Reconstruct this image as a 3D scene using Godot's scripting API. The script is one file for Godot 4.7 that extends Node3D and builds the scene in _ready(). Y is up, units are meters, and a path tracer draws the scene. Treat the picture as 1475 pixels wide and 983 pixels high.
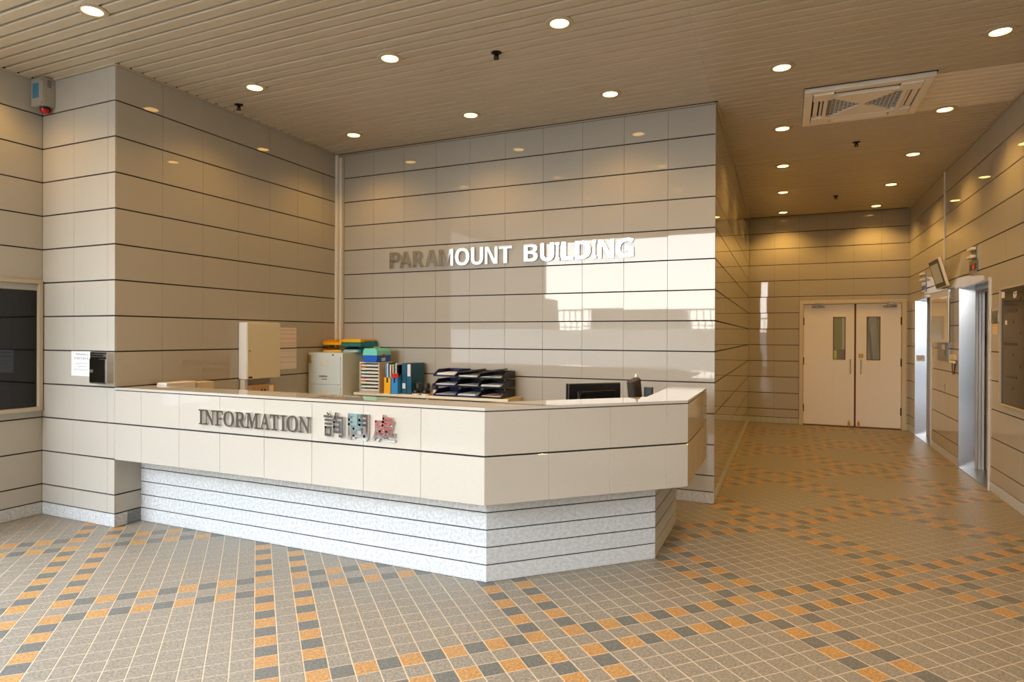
extends Node3D
# Lobby with a tiled reception counter. Units are metres, y is up, the camera stands near the origin and the corridor runs towards -z.

const XA := -6.062     # far left wall plane (faces +x)
const XL := -5.083     # left wall of the reception bay (faces +x)
const ZP := -3.514     # front of the pillar and of the counter (faces +z)
const ZW := -6.439     # back wall with the building's name (faces +z)
const XD := -0.605     # left wall of the corridor (faces +x)
const ZE := -13.018    # end wall of the corridor
const XF := 1.985      # right wall (faces -x)
const CH := 3.870      # underside of the ceiling slats
const ZO := 0.95       # where the ceiling stops and the street begins
const EYE := Vector3(0, 1.6121, 0)

var rng := RandomNumberGenerator.new()
var used := {}
var cache := {}
var M := {}

# ------------------------------------------------------------------ shapes
class Shape:
	var st := SurfaceTool.new()
	var with_uv := false
	func _init(uv := false) -> void:
		st.begin(Mesh.PRIMITIVE_TRIANGLES)
		with_uv = uv
	func vert(p: Vector3, n: Vector3, uv := Vector2.ZERO) -> void:
		st.set_normal(n)
		if with_uv:
			st.set_uv(uv)
		st.add_vertex(p)
	func tri(a: Vector3, b: Vector3, c: Vector3, n: Vector3) -> void:
		if (b - a).cross(c - a).dot(n) > 0.0:
			var t := b
			b = c
			c = t
		vert(a, n)
		vert(b, n)
		vert(c, n)
	func quad(a: Vector3, b: Vector3, c: Vector3, d: Vector3, n: Vector3) -> void:
		tri(a, b, c, n)
		tri(a, c, d, n)
	func smooth_quad(p: Array, n: Array) -> void:
		var out: Vector3 = n[0] + n[1] + n[2] + n[3]
		for t in [[0, 1, 2], [0, 2, 3]]:
			var i: int = t[0]
			var j: int = t[1]
			var k: int = t[2]
			var face: Vector3 = (p[j] - p[i]).cross(p[k] - p[i])
			if face.length_squared() < 1e-16:
				continue
			if face.dot(out) > 0.0:
				var s := j
				j = k
				k = s
			vert(p[i], n[i])
			vert(p[j], n[j])
			vert(p[k], n[k])
	func box(at: Vector3, size: Vector3, bevel := 0.0, turn := Basis()) -> Shape:
		var h := size / 2.0
		var b := minf(bevel, minf(h.x, minf(h.y, h.z)) * 0.8)
		var pt := func(s: Vector3, axis: int) -> Vector3:
			var v := Vector3((h.x - b) * s.x, (h.y - b) * s.y, (h.z - b) * s.z)
			v[axis] = h[axis] * s[axis]
			return at + turn * v
		for axis in 3:
			var e := (axis + 1) % 3
			var f := (axis + 2) % 3
			for s in [-1.0, 1.0]:
				var c := []
				for q in [[-1.0, -1.0], [1.0, -1.0], [1.0, 1.0], [-1.0, 1.0]]:
					var sg := Vector3.ONE
					sg[axis] = s
					sg[e] = q[0]
					sg[f] = q[1]
					c.append(pt.call(sg, axis))
				var n := Vector3.ZERO
				n[axis] = s
				quad(c[0], c[1], c[2], c[3], turn * n)
		if b > 0.0:
			for third in 3:
				var e := (third + 1) % 3
				var f := (third + 2) % 3
				for se in [-1.0, 1.0]:
					for sf in [-1.0, 1.0]:
						var lo := Vector3.ONE
						lo[e] = se
						lo[f] = sf
						lo[third] = -1.0
						var hi := lo
						hi[third] = 1.0
						var n := Vector3.ZERO
						n[e] = se
						n[f] = sf
						quad(pt.call(lo, e), pt.call(hi, e), pt.call(hi, f), pt.call(lo, f), turn * n.normalized())
			for sx in [-1.0, 1.0]:
				for sy in [-1.0, 1.0]:
					for sz in [-1.0, 1.0]:
						var s := Vector3(sx, sy, sz)
						tri(pt.call(s, 0), pt.call(s, 1), pt.call(s, 2), turn * s.normalized())
		return self
	func span(a: Vector3, b: Vector3, bevel := 0.0) -> Shape:      # box between two corners
		return box((a + b) / 2.0, (b - a).abs(), bevel)
	func bar(a: Vector3, b: Vector3, w: float, d: float, out := Vector3(0, 0, 1), bevel := 0.0, over := 0.0) -> Shape:
		var y := (b - a).normalized()
		var z := (out - y * out.dot(y)).normalized()
		return box((a + b) / 2.0, Vector3(w, (b - a).length() + 2.0 * over, d), bevel, Basis(y.cross(z), y, z))
	func lathe(profile: Array, at := Vector3.ZERO, seg := 20, turn := Basis()) -> Shape:   # profile of Vector2(radius, height), outside to the right while climbing
		for k in profile.size() - 1:
			var a: Vector2 = profile[k]
			var b: Vector2 = profile[k + 1]
			var d := (b - a).normalized()
			var n2 := Vector2(d.y, -d.x)
			for i in seg:
				var p := []
				var n := []
				for q in [[i, a], [i + 1, a], [i + 1, b], [i, b]]:
					var an: float = TAU * q[0] / seg
					var dir := Vector3(cos(an), 0, sin(an))
					p.append(at + turn * (dir * q[1].x + Vector3(0, q[1].y, 0)))
					n.append(turn * (dir * n2.x + Vector3(0, n2.y, 0)))
				smooth_quad(p, n)
		return self
	func rod(a: Vector3, b: Vector3, r: float, seg := 10) -> Shape:
		var y := (b - a).normalized()
		var x := y.cross(Vector3(0.31, 0.77, 0.55)).normalized()
		var l := (b - a).length()
		return lathe([Vector2(0, 0), Vector2(r, 0), Vector2(r, l), Vector2(0, l)], a, seg, Basis(x, y, x.cross(y)))
	func tube(path: Array, r: float, seg := 8) -> Shape:
		for i in path.size() - 1:
			rod(path[i], path[i + 1], r, seg)
		return self
	func prism(poly: PackedVector2Array, depth: float, turn := Transform3D()) -> Shape:   # polygon in x, y pushed along z from 0 to depth
		var idx := Geometry2D.triangulate_polygon(poly)
		var zn := turn.basis * Vector3(0, 0, 1)
		for t in range(0, idx.size(), 3):
			for z in [0.0, depth]:
				var p := []
				for k in 3:
					var v := poly[idx[t + k]]
					p.append(turn * Vector3(v.x, v.y, z))
				tri(p[0], p[1], p[2], zn.normalized() * (1.0 if (z > 0.0) == (depth > 0.0) and z != 0.0 else -1.0) * signf(depth) if z == 0.0 else zn.normalized() * signf(depth))
		var ccw := not Geometry2D.is_polygon_clockwise(poly)
		for i in poly.size():
			var a := poly[i]
			var b := poly[(i + 1) % poly.size()]
			var d := b - a
			var n := Vector2(d.y, -d.x).normalized() * (1.0 if ccw else -1.0)
			quad(turn * Vector3(a.x, a.y, 0), turn * Vector3(b.x, b.y, 0), turn * Vector3(b.x, b.y, depth), turn * Vector3(a.x, a.y, depth), (turn.basis * Vector3(n.x, n.y, 0)).normalized())
		return self
	func done() -> ArrayMesh:
		return st.commit()

func sh() -> Shape:
	return Shape.new()

func slab(points: Array, y0: float, y1: float) -> ArrayMesh:       # a floor plan [x, z] raised from y0 to y1
	var poly := PackedVector2Array()
	for p in points:
		poly.append(Vector2(p[0], -p[1]))
	return sh().prism(poly, y1 - y0, Transform3D(Basis(Vector3(1, 0, 0), Vector3(0, 0, -1), Vector3(0, 1, 0)), Vector3(0, y0, 0))).done()

func sheet(w: float, h: float, t := 0.001) -> ArrayMesh:           # a sheet facing +z whose front carries the print
	var key := "sheet%f %f" % [w, h]
	if not cache.has(key):
		var s := Shape.new(true)
		var a := Vector3(-w / 2, -h / 2, t)
		var b := Vector3(w / 2, -h / 2, t)
		var c := Vector3(w / 2, h / 2, t)
		var d := Vector3(-w / 2, h / 2, t)
		var n := Vector3(0, 0, 1)
		for q in [[a, Vector2(0, 1)], [c, Vector2(1, 0)], [b, Vector2(1, 1)], [a, Vector2(0, 1)], [d, Vector2(0, 0)], [c, Vector2(1, 0)]]:
			s.vert(q[0], n, q[1])
		var back := Vector3(0, 0, -t)
		for e in [[a, b, Vector3(0, -1, 0)], [b, c, Vector3(1, 0, 0)], [c, d, Vector3(0, 1, 0)], [d, a, Vector3(-1, 0, 0)]]:
			s.quad(e[0], e[1], e[1] + back, e[0] + back, e[2])
		s.quad(a + back, b + back, c + back, d + back, -n)
		cache[key] = s.done()
	return cache[key]

# ------------------------------------------------------------------ objects
func numbered(called: String) -> String:
	used[called] = used.get(called, -1) + 1
	return called if used[called] == 0 else "%s_%03d" % [called, used[called]]

func tag(o: Node, label: String, category := "", group := "", kind := "") -> Node:
	if label:
		o.set_meta("label", label)
	if category:
		o.set_meta("category", category)
	if group:
		o.set_meta("group", group)
	if kind:
		o.set_meta("kind", kind)
	return o

func thing(called: String, label: String, category: String, at := Vector3.ZERO, turn := Basis(), group := "") -> Node3D:
	var o := Node3D.new()
	o.name = numbered(called)
	add_child(o)
	o.transform = Transform3D(turn, at)
	tag(o, label, category, group)
	return o

func part(parent: Node, called: String, mesh: Mesh, m: Material, at := Vector3.ZERO, turn := Basis(), label := "") -> MeshInstance3D:
	var o := MeshInstance3D.new()
	var count: Dictionary = parent.get_meta("counts", {})
	count[called] = count.get(called, -1) + 1
	parent.set_meta("counts", count)
	o.name = called if count[called] == 0 else "%s_%03d" % [called, count[called]]
	o.mesh = mesh
	o.material_override = m
	parent.add_child(o, true)
	o.transform = Transform3D(turn, at)
	if label:
		o.set_meta("label", label)
	return o

func single(called: String, mesh: Mesh, m: Material, label: String, category: String, at := Vector3.ZERO, turn := Basis(), group := "", kind := "") -> MeshInstance3D:
	var o := MeshInstance3D.new()
	o.name = numbered(called)
	o.mesh = mesh
	o.material_override = m
	add_child(o)
	o.transform = Transform3D(turn, at)
	tag(o, label, category, group, kind)
	return o

func struct(called: String, mesh: Mesh, m: Material, label: String, category: String, at := Vector3.ZERO) -> MeshInstance3D:
	return single(called, mesh, m, label, category, at, Basis(), "", "structure")

func facing(n: Vector3) -> Basis:                                   # local z looks along n, local y stays up
	return Basis(Vector3.UP.cross(n).normalized(), Vector3.UP, n.normalized())

# ------------------------------------------------------------------ materials
func mat(called: String, c: Color, rough := 0.5, metal := 0.0, spec := 0.5) -> StandardMaterial3D:
	var m := StandardMaterial3D.new()
	m.resource_name = called
	m.albedo_color = c
	m.roughness = rough
	m.metallic = metal
	m.metallic_specular = spec
	M[called] = m
	return m

func grain(m: StandardMaterial3D, tex: Texture2D, per_metre: float, bump: Texture2D = null, cm := 0.0) -> void:
	m.albedo_texture = tex
	m.uv1_triplanar = true
	m.uv1_world_triplanar = true
	m.uv1_scale = Vector3.ONE * per_metre
	if bump:
		m.heightmap_enabled = true
		m.heightmap_texture = bump
		m.heightmap_scale = cm

func speckle(side: int, low: float, high: float, fleck: float, amount: float, freq: float) -> ImageTexture:
	var n := FastNoiseLite.new()
	n.seed = 7
	n.frequency = freq
	n.fractal_octaves = 3
	var base := n.get_seamless_image(side, side)
	var im := Image.create(side, side, false, Image.FORMAT_RGB8)
	for y in side:
		for x in side:
			var v := lerpf(low, high, base.get_pixel(x, y).r)
			if rng.randf() < amount:
				v *= 1.0 + fleck * rng.randf_range(-1.0, 0.6)
			v = clampf(v, 0, 1)
			im.set_pixel(x, y, Color(v, v, v))
	return ImageTexture.create_from_image(im)

func lumps(side: int, freq: float) -> ImageTexture:
	var n := FastNoiseLite.new()
	n.seed = 11
	n.frequency = freq
	n.fractal_octaves = 4
	return ImageTexture.create_from_image(n.get_seamless_image(side, side))

func glyph_print(w: int, h: int, rows: Array, ink: Color, paper := Color(0.88, 0.88, 0.87)) -> StandardMaterial3D:   # printed lines of small square characters: [y, height, first x, last x]
	var im := Image.create(w, h, false, Image.FORMAT_RGB8)
	im.fill(paper)
	for r in rows:
		var x: int = r[2]
		var s: int = r[1]
		while x + s <= r[3]:
			for k in 5:
				if rng.randf() < 0.5:
					im.fill_rect(Rect2i(x + 1, r[0] + rng.randi_range(0, s - 1), s - 2, maxi(1, s / 9)), ink)
				else:
					im.fill_rect(Rect2i(x + rng.randi_range(1, s - 2), r[0] + 1, maxi(1, s / 9), s - 2), ink)
			x += int(s * 1.25)
	var m := StandardMaterial3D.new()
	m.albedo_texture = ImageTexture.create_from_image(im)
	m.roughness = 0.6
	return m

func table_print(w: int, h: int, lines: Array, columns: int, ink: Color, tint: Color) -> StandardMaterial3D:
	var im := Image.create(w, h, false, Image.FORMAT_RGB8)
	im.fill(tint)
	for y in lines:
		im.fill_rect(Rect2i(6, y, w - 12, 2), ink)
	for k in columns + 1:
		im.fill_rect(Rect2i(6 + k * (w - 13) / columns, lines[0], 1, lines[-1] - lines[0]), ink.lerp(tint, 0.4))
	var m := StandardMaterial3D.new()
	m.albedo_texture = ImageTexture.create_from_image(im)
	m.roughness = 0.6
	return m

func materials() -> void:
	var fine := speckle(256, 0.985, 1.0, 0.05, 0.35, 0.09)
	var granite := speckle(384, 0.66, 1.0, 0.36, 0.6, 0.07)
	var rough := lumps(256, 0.045)
	var small := lumps(256, 0.09)
	grain(mat("polished wall tile", Color(0.71, 0.69, 0.64), 0.022), fine, 2.0)
	grain(mat("polished counter tile", Color(0.71, 0.69, 0.64), 0.022), fine, 2.0)
	mat("tile edge gap", Color(0.07, 0.055, 0.045), 0.9)
	grain(mat("rough granite tile", Color(0.83, 0.84, 0.83), 0.75), speckle(256, 0.82, 1.0, 0.2, 0.4, 0.04), 3.3, rough, 0.24)
	grain(mat("floor tile tan", Color(0.665, 0.635, 0.565), 0.42), granite, 1.9, small, 0.05)
	grain(mat("floor tile orange", Color(0.84, 0.65, 0.40), 0.42), granite, 1.9, small, 0.05)
	grain(mat("floor tile slate", Color(0.50, 0.51, 0.48), 0.42), granite, 1.9, small, 0.05)
	grain(mat("floor grout", Color(0.82, 0.75, 0.645), 0.85), fine, 3.0)
	mat("light grout", Color(0.74, 0.73, 0.70), 0.9)
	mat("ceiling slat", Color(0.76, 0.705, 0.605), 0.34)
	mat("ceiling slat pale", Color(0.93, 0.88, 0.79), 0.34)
	mat("ceiling void", Color(0.03, 0.025, 0.02), 0.9)
	mat("trim paint", Color(0.72, 0.67, 0.58), 0.4)
	mat("white plastic", Color(0.90, 0.89, 0.85), 0.4)
	mat("cream plastic", Color(0.85, 0.79, 0.67), 0.45)
	mat("cassette plastic", Color(0.96, 0.93, 0.87), 0.4)
	mat("dark slot", Color(0.09, 0.07, 0.055), 0.8)
	mat("mirror steel", Color(0.86, 0.86, 0.85), 0.06, 1.0)
	mat("brushed steel", Color(0.55, 0.555, 0.565), 0.15, 1.0)
	mat("pale steel", Color(0.86, 0.85, 0.83), 0.3, 0.3)
	mat("satin steel", Color(0.72, 0.72, 0.715), 0.3, 0.5)
	mat("dull steel", Color(0.62, 0.61, 0.58), 0.32, 1.0)
	mat("brass", Color(0.78, 0.62, 0.32), 0.3, 1.0)
	mat("door paint", Color(0.92, 0.90, 0.86), 0.4)
	mat("door frame paint", Color(0.80, 0.75, 0.63), 0.4)
	mat("door edge wood", Color(0.36, 0.20, 0.12), 0.6)
	mat("hinge metal", Color(0.10, 0.085, 0.07), 0.45, 0.6)
	mat("black gloss", Color(0.055, 0.047, 0.043), 0.05)
	mat("board gloss", Color(0.13, 0.105, 0.085), 0.08)
	mat("black plastic", Color(0.035, 0.035, 0.037), 0.35)
	mat("grey plastic", Color(0.24, 0.22, 0.20), 0.4)
	mat("light grey enamel", Color(0.84, 0.88, 0.86), 0.38)
	mat("grey enamel box", Color(0.66, 0.63, 0.57), 0.4)
	mat("white enamel", Color(0.96, 0.96, 0.93), 0.35)
	mat("cream enamel", Color(0.88, 0.85, 0.74), 0.4)
	mat("box blue print", Color(0.22, 0.47, 0.62), 0.5)
	mat("red lens", Color(0.75, 0.04, 0.03), 0.15)
	mat("yellow plastic", Color(0.98, 0.72, 0.05), 0.4)
	mat("teal plastic", Color(0.04, 0.50, 0.54), 0.4)
	mat("green card", Color(0.12, 0.42, 0.22), 0.6)
	mat("toolbox blue", Color(0.08, 0.38, 0.80), 0.35)
	mat("toolbox mint", Color(0.48, 0.86, 0.79), 0.35)
	mat("red plastic", Color(0.80, 0.08, 0.08), 0.4)
	mat("sky blue plastic", Color(0.20, 0.58, 0.85), 0.4)
	mat("binder teal", Color(0.05, 0.33, 0.44), 0.45)
	mat("navy mesh", Color(0.07, 0.09, 0.28), 0.4, 0.3)
	mat("black mesh", Color(0.07, 0.065, 0.06), 0.4, 0.3)
	mat("paper", Color(0.90, 0.90, 0.88), 0.7)
	mat("pink paper", Color(0.88, 0.74, 0.66), 0.7)
	mat("beige laminate", Color(0.86, 0.77, 0.58), 0.35)
	mat("pale laminate edge", Color(0.93, 0.89, 0.77), 0.4)
	mat("pine box", Color(0.72, 0.58, 0.40), 0.55)
	mat("olive paint", Color(0.50, 0.47, 0.12), 0.6)
	mat("stair plaster", Color(0.74, 0.70, 0.62), 0.7)
	mat("lime carton", Color(0.70, 0.70, 0.10), 0.6)
	mat("maroon carton", Color(0.36, 0.14, 0.13), 0.6)
	grain(mat("pavement", Color(0.38, 0.375, 0.36), 0.8), granite, 0.6)
	mat("parapet concrete", Color(0.84, 0.83, 0.80), 0.8)
	mat("railing paint", Color(0.55, 0.56, 0.56), 0.5)
	mat("facade plaster", Color(0.52, 0.50, 0.47), 0.8)
	mat("rust paint", Color(0.55, 0.22, 0.18), 0.6)
	mat("grey teal paint", Color(0.30, 0.42, 0.42), 0.6)
	mat("dark blocker", Color(0.36, 0.33, 0.30), 0.8)  # for the added daylight blockers outside, dark to bounce little light
	var pane := mat("clear pane", Color(0.9, 0.95, 0.9, 0.08), 0.05)
	pane.transparency = BaseMaterial3D.TRANSPARENCY_ALPHA
	var glow := mat("lamp lens", Color(1.0, 0.95, 0.85), 0.4)
	glow.emission_enabled = true
	glow.emission = Color(1.0, 0.78, 0.42)
	glow.emission_energy_multiplier = 10.0
	var led := mat("floor number red", Color(0.5, 0.02, 0.02), 0.4)
	led.emission_enabled = true
	led.emission = Color(1.0, 0.10, 0.08)
	led.emission_energy_multiplier = 0.7

# ------------------------------------------------------------------ tiled walls
func tile_mesh(w: float, h: float, t := 0.012, bevel := 0.0012) -> ArrayMesh:   # one tile, its back at z = 0
	var key := "tile %.3f %.3f %.3f" % [w, h, t]
	if not cache.has(key):
		var s := sh()
		var a := Vector2(w / 2, h / 2)
		var b := a - Vector2.ONE * bevel
		var n := Vector3(0, 0, 1)
		s.quad(Vector3(-b.x, -b.y, t), Vector3(b.x, -b.y, t), Vector3(b.x, b.y, t), Vector3(-b.x, b.y, t), n)
		for e in [[Vector2(-1, -1), Vector2(1, -1)], [Vector2(1, -1), Vector2(1, 1)], [Vector2(1, 1), Vector2(-1, 1)], [Vector2(-1, 1), Vector2(-1, -1)]]:
			var o: Vector2 = (e[0] + e[1]) / 2
			var side := Vector3(o.x, o.y, 0)
			var p0: Vector2 = e[0] * b
			var p1: Vector2 = e[1] * b
			var q0: Vector2 = e[0] * a
			var q1: Vector2 = e[1] * a
			s.quad(Vector3(p0.x, p0.y, t), Vector3(p1.x, p1.y, t), Vector3(q1.x, q1.y, t - bevel), Vector3(q0.x, q0.y, t - bevel), (side + n).normalized())
			s.quad(Vector3(q0.x, q0.y, t - bevel), Vector3(q1.x, q1.y, t - bevel), Vector3(q1.x, q1.y, 0), Vector3(q0.x, q0.y, 0), side)
		cache[key] = s.done()
	return cache[key]

func minus(r: Rect2, hole: Rect2) -> Array:
	var c := r.intersection(hole)
	if c.size.x < 0.004 or c.size.y < 0.004:
		return [r]
	var out := []
	if c.position.y - r.position.y > 0.006:
		out.append(Rect2(r.position.x, r.position.y, r.size.x, c.position.y - r.position.y))
	if r.end.y - c.end.y > 0.006:
		out.append(Rect2(r.position.x, c.end.y, r.size.x, r.end.y - c.end.y))
	if c.position.x - r.position.x > 0.006:
		out.append(Rect2(r.position.x, c.position.y, c.position.x - r.position.x, c.size.y))
	if r.end.x - c.end.x > 0.006:
		out.append(Rect2(c.end.x, c.position.y, r.end.x - c.end.x, c.size.y))
	return out

# origin: a floor point on the finished face; n: where the wall looks; the wall runs along up x n for length. joints: distances of the upright joints.
func tile_wall(parent: Node, origin: Vector3, n: Vector3, length: float, joints: Array, holes := [], seen_from := -1e9, seen_to := 1e9, low := 0.0, high := CH) -> void:
	var b := facing(n)
	var rows := [[0.003, 0.109, true], [0.119, 0.2663, false]]
	for i in 11:
		rows.append([0.2773 + 0.3 * i, 0.5663 + 0.3 * i, false])
	rows.append([3.5773, CH - 0.012, false])
	var cuts := [0.0]
	for j in joints:
		if j > 0.02 and j < length - 0.02:
			cuts.append(j)
	cuts.append(length)
	var small := [0.0]
	while small[-1] + 0.107 < length - 0.03:
		small.append(small[-1] + 0.107)
	small.append(length)
	var rest := SurfaceTool.new()
	var any_rest := false
	for r in rows:
		if r[0] < low - 0.01 or r[1] > high + 0.01:
			continue
		var line: Array = small if r[2] else cuts
		for k in line.size() - 1:
			var gap := 0.0008
			var cells := [Rect2(line[k] + gap, r[0], line[k + 1] - line[k] - 2 * gap, r[1] - r[0])]
			for hole in holes:
				var next := []
				for c in cells:
					next.append_array(minus(c, hole))
				cells = next
			for c in cells:
				if c.size.x < 0.008 or c.size.y < 0.008:
					continue
				var mid: Vector2 = c.get_center()
				var mesh := tile_mesh(c.size.x, c.size.y)
				var lean := Basis.from_euler(Vector3(rng.randf_range(-1, 1), rng.randf_range(-1, 1), 0) * (0.0 if r[2] else 0.0011))
				var at := origin + b.x * mid.x + Vector3(0, mid.y, 0) - b.z * 0.012
				var m: Material = M["rough granite tile"] if r[2] else M["polished wall tile"]
				if c.end.x > seen_from and c.position.x < seen_to:
					part(parent, "skirting_tile" if r[2] else "wall_tile", mesh, m, at, b * lean)
				elif not r[2]:
					rest.append_from(mesh, 0, Transform3D(b * lean, at))
					any_rest = true
	if any_rest:
		var o := part(parent, "wall_tile_field", rest.commit(), M["polished wall tile"])
		o.set_meta("kind", "stuff")

func every(first: float, step: float, upto: float) -> Array:
	var out := []
	var x := first
	while x < upto:
		out.append(x)
		x += step
	return out

func to_pixel(p: Vector3) -> Vector2:                               # where the photograph's 1475 x 983 frame shows a point; only ranks floor tiles by size
	var q := Basis.from_euler(Vector3(-0.0024, 0.4242, 0.004), EULER_ORDER_YXZ).inverse() * (p - EYE)
	if q.z > -0.3:
		return Vector2(-9999, -9999)
	return Vector2(715.82 + 914.84 * q.x / -q.z, 486.91 - 914.84 * q.y / -q.z)

func _ready() -> void:
	rng.seed = 20240
	view_and_light()
	materials()
	walls()
	floor_and_street()
	ceiling()
	doors()
	counter()
	lettering()
	downlights()
	ceiling_fittings()
	behind_counter()
	left_side()
	right_side()

func view_and_light() -> void:
	var cam := Camera3D.new()
	cam.name = "camera"
	cam.projection = Camera3D.PROJECTION_FRUSTUM
	cam.near = 0.05
	cam.far = 300.0
	cam.size = 0.05 * 983.0 / 914.838
	cam.frustum_offset = Vector2((737.5 - 715.820) / 914.838, -(491.5 - 486.912) / 914.838) * 0.05
	add_child(cam)
	cam.transform = Transform3D(Basis.from_euler(Vector3(-0.0024, 0.4242, 0.0040), EULER_ORDER_YXZ), EYE)
	cam.current = true
	var sky := ProceduralSkyMaterial.new()
	sky.sky_top_color = Color(0.80, 0.87, 0.97)
	sky.sky_horizon_color = Color(1.0, 0.98, 0.94)
	sky.sky_curve = 0.25
	sky.ground_horizon_color = Color(0.70, 0.68, 0.64)
	sky.ground_bottom_color = Color(0.45, 0.43, 0.40)
	sky.sky_energy_multiplier = 1.0
	sky.energy_multiplier = 17.5
	var e := Environment.new()
	e.background_mode = Environment.BG_SKY
	e.sky = Sky.new()
	e.sky.sky_material = sky
	e.tonemap_mode = Environment.TONE_MAPPER_LINEAR
	e.tonemap_exposure = 1.0
	e.sdfgi_enabled = true
	e.ssao_enabled = true
	e.ssil_enabled = true
	var w := WorldEnvironment.new()
	w.name = "world_environment"
	w.environment = e
	add_child(w)

func walls() -> void:
	var gap: Material = M["tile edge gap"]
	var t := 0.012
	var far_left := struct("wall_far_left", sh().span(Vector3(XA - 0.25, 0, ZP - 0.1), Vector3(XA - t, CH + 0.3, -2.30)).done(), gap, "short glossy tiled wall left of the pillar, behind the dark window", "wall")  # near end cut short so daylight enters from the left
	tile_wall(far_left, Vector3(XA, 0, -2.30), Vector3(1, 0, 0), -2.30 - ZP, every(-2.30 - ZP - 0.44 * 2, 0.44, 2.1), [Rect2(0.10, 0.935, 1.11, 1.16)], 0.55)
	var pillar := struct("wall_pillar", sh().span(Vector3(XA - 0.25, 0, ZP - 0.25), Vector3(XL - t, CH + 0.3, ZP - t)).done(), gap, "bright tiled pillar face between the dark window and the counter", "wall")
	tile_wall(pillar, Vector3(XA, 0, ZP), Vector3(0, 0, 1), XL - XA, [0.442, 0.887])
	var left := struct("wall_left", sh().span(Vector3(XL - 0.25, 0, ZW), Vector3(XL - t, CH + 0.3, ZP - 0.25)).done(), gap, "shaded tiled wall behind the counter, beside the white key cabinet", "wall")
	tile_wall(left, Vector3(XL, 0, ZP - t), Vector3(1, 0, 0), ZP - t - ZW, every(0.433, 0.4345, 2.9))
	var back := struct("wall_back", sh().span(Vector3(XL - 0.25, 0, ZW - 0.25), Vector3(XD - t, CH + 0.3, ZW - t)).done(), gap, "wide tiled wall carrying the building's name in steel letters", "wall")
	tile_wall(back, Vector3(XL, 0, ZW), Vector3(0, 0, 1), XD - XL, [0.080, 0.519, 0.955, 1.391, 1.831, 2.269, 2.714, 3.153, 3.591, 4.029])
	var corridor := struct("wall_corridor", sh().span(Vector3(XD - 0.25, 0, ZE - 0.2), Vector3(XD - t, CH + 0.3, ZW - 0.25)).done(), gap, "tiled corridor wall running from the name wall's corner to the doors", "wall")
	tile_wall(corridor, Vector3(XD, 0, ZW - t), Vector3(1, 0, 0), ZW - t - ZE, every(0.428, 0.44, 6.6))
	# end wall, round the double door
	var s := sh()
	s.span(Vector3(XD - 0.1, 0, ZE - 0.2), Vector3(0.261, CH + 0.3, ZE - t))
	s.span(Vector3(0.261, 2.288, ZE - 0.2), Vector3(1.95, CH + 0.3, ZE - t))
	s.span(Vector3(1.95, 0, ZE - 0.2), Vector3(XF + 0.4, CH + 0.3, ZE - t))
	var end := struct("wall_end", s.done(), gap, "tiled end wall of the corridor around the double doors", "wall")
	tile_wall(end, Vector3(XD, 0, ZE), Vector3(0, 0, 1), XF - XD, [0.44, 0.862, 1.308, 1.741, 2.173], [Rect2(0.866, -0.1, 1.689, 2.388)])
	# right wall, round the two lifts
	s = sh()
	var z := ZE - 0.1
	for op in [[-12.46, -11.20], [-9.56, -8.29]]:
		s.span(Vector3(XF + t, 0, z), Vector3(XF + 0.36, CH + 0.3, op[0]))
		s.span(Vector3(XF + t, 2.24, op[0]), Vector3(XF + 0.36, CH + 0.3, op[1]))
		z = op[1]
	s.span(Vector3(XF + t, 0, z), Vector3(XF + 0.36, CH + 0.3, ZO))
	var right := struct("wall_right", s.done(), gap, "tiled right wall with the two steel lift openings", "wall")
	tile_wall(right, Vector3(XF, 0, ZE), Vector3(-1, 0, 0), ZO - ZE, every(0.44, 0.44, 14.0), [Rect2(0.558, -0.1, 1.26, 2.34), Rect2(3.458, -0.1, 1.27, 2.34), Rect2(5.17, 0.945, 1.36, 1.16)], -1.0, 5.95)
	# pier beside the entrance, behind the camera
	var pier := struct("wall_entrance", sh().span(Vector3(-0.60, 0, ZO), Vector3(XF + 0.36, CH + 0.3, ZO + 0.25)).done(), M["polished wall tile"], "plain pier beside the street entrance, behind the camera", "wall")
	struct("wall_daylight_blocker", sh().span(Vector3(-0.60, -0.02, ZO + 0.25), Vector3(-0.30, CH + 6.0, 11.5)).done(), M["dark blocker"], "unseen dark wall added outside the entrance to block daylight from the right", "wall")  # added to keep daylight from the right off the left wall
	# slim angle trims where walls meet the ceiling
	var tr: Material = M["trim paint"]
	struct("trim_1", sh().span(Vector3(XL, CH - 0.012, ZW), Vector3(XL + 0.02, CH + 0.004, ZP), 0.002).done(), tr, "slim beige trim along the top of the shaded left wall", "trim")
	struct("trim_2", sh().span(Vector3(XA, CH - 0.012, ZP), Vector3(XL + 0.02, CH + 0.004, ZP + 0.02), 0.002).done(), tr, "slim beige trim along the top of the bright pillar", "trim")
	struct("trim_3", sh().span(Vector3(XL + 0.02, CH - 0.010, ZW), Vector3(XD, CH + 0.004, ZW + 0.015), 0.002).done(), tr, "slim beige trim along the top of the name wall", "trim")
	struct("trim_4", sh().span(Vector3(XD, CH - 0.012, ZE), Vector3(XD + 0.02, CH + 0.004, ZW), 0.002).done(), tr, "slim beige trim along the top of the corridor's left wall", "trim")
	struct("trim_5", sh().span(Vector3(XF - 0.02, CH - 0.012, ZE), Vector3(XF, CH + 0.004, ZO), 0.002).done(), tr, "slim beige trim along the top of the lift wall", "trim")
	struct("trim_6", sh().span(Vector3(XD + 0.02, CH - 0.010, ZE), Vector3(XF - 0.02, CH + 0.004, ZE + 0.015), 0.002).done(), tr, "slim beige trim above the end wall of the corridor", "trim")
	struct("trim_7", sh().span(Vector3(XA, CH - 0.012, ZP + 0.02), Vector3(XA + 0.02, CH + 0.004, ZO), 0.002).done(), tr, "slim beige trim along the top of the far left wall", "trim")

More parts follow.
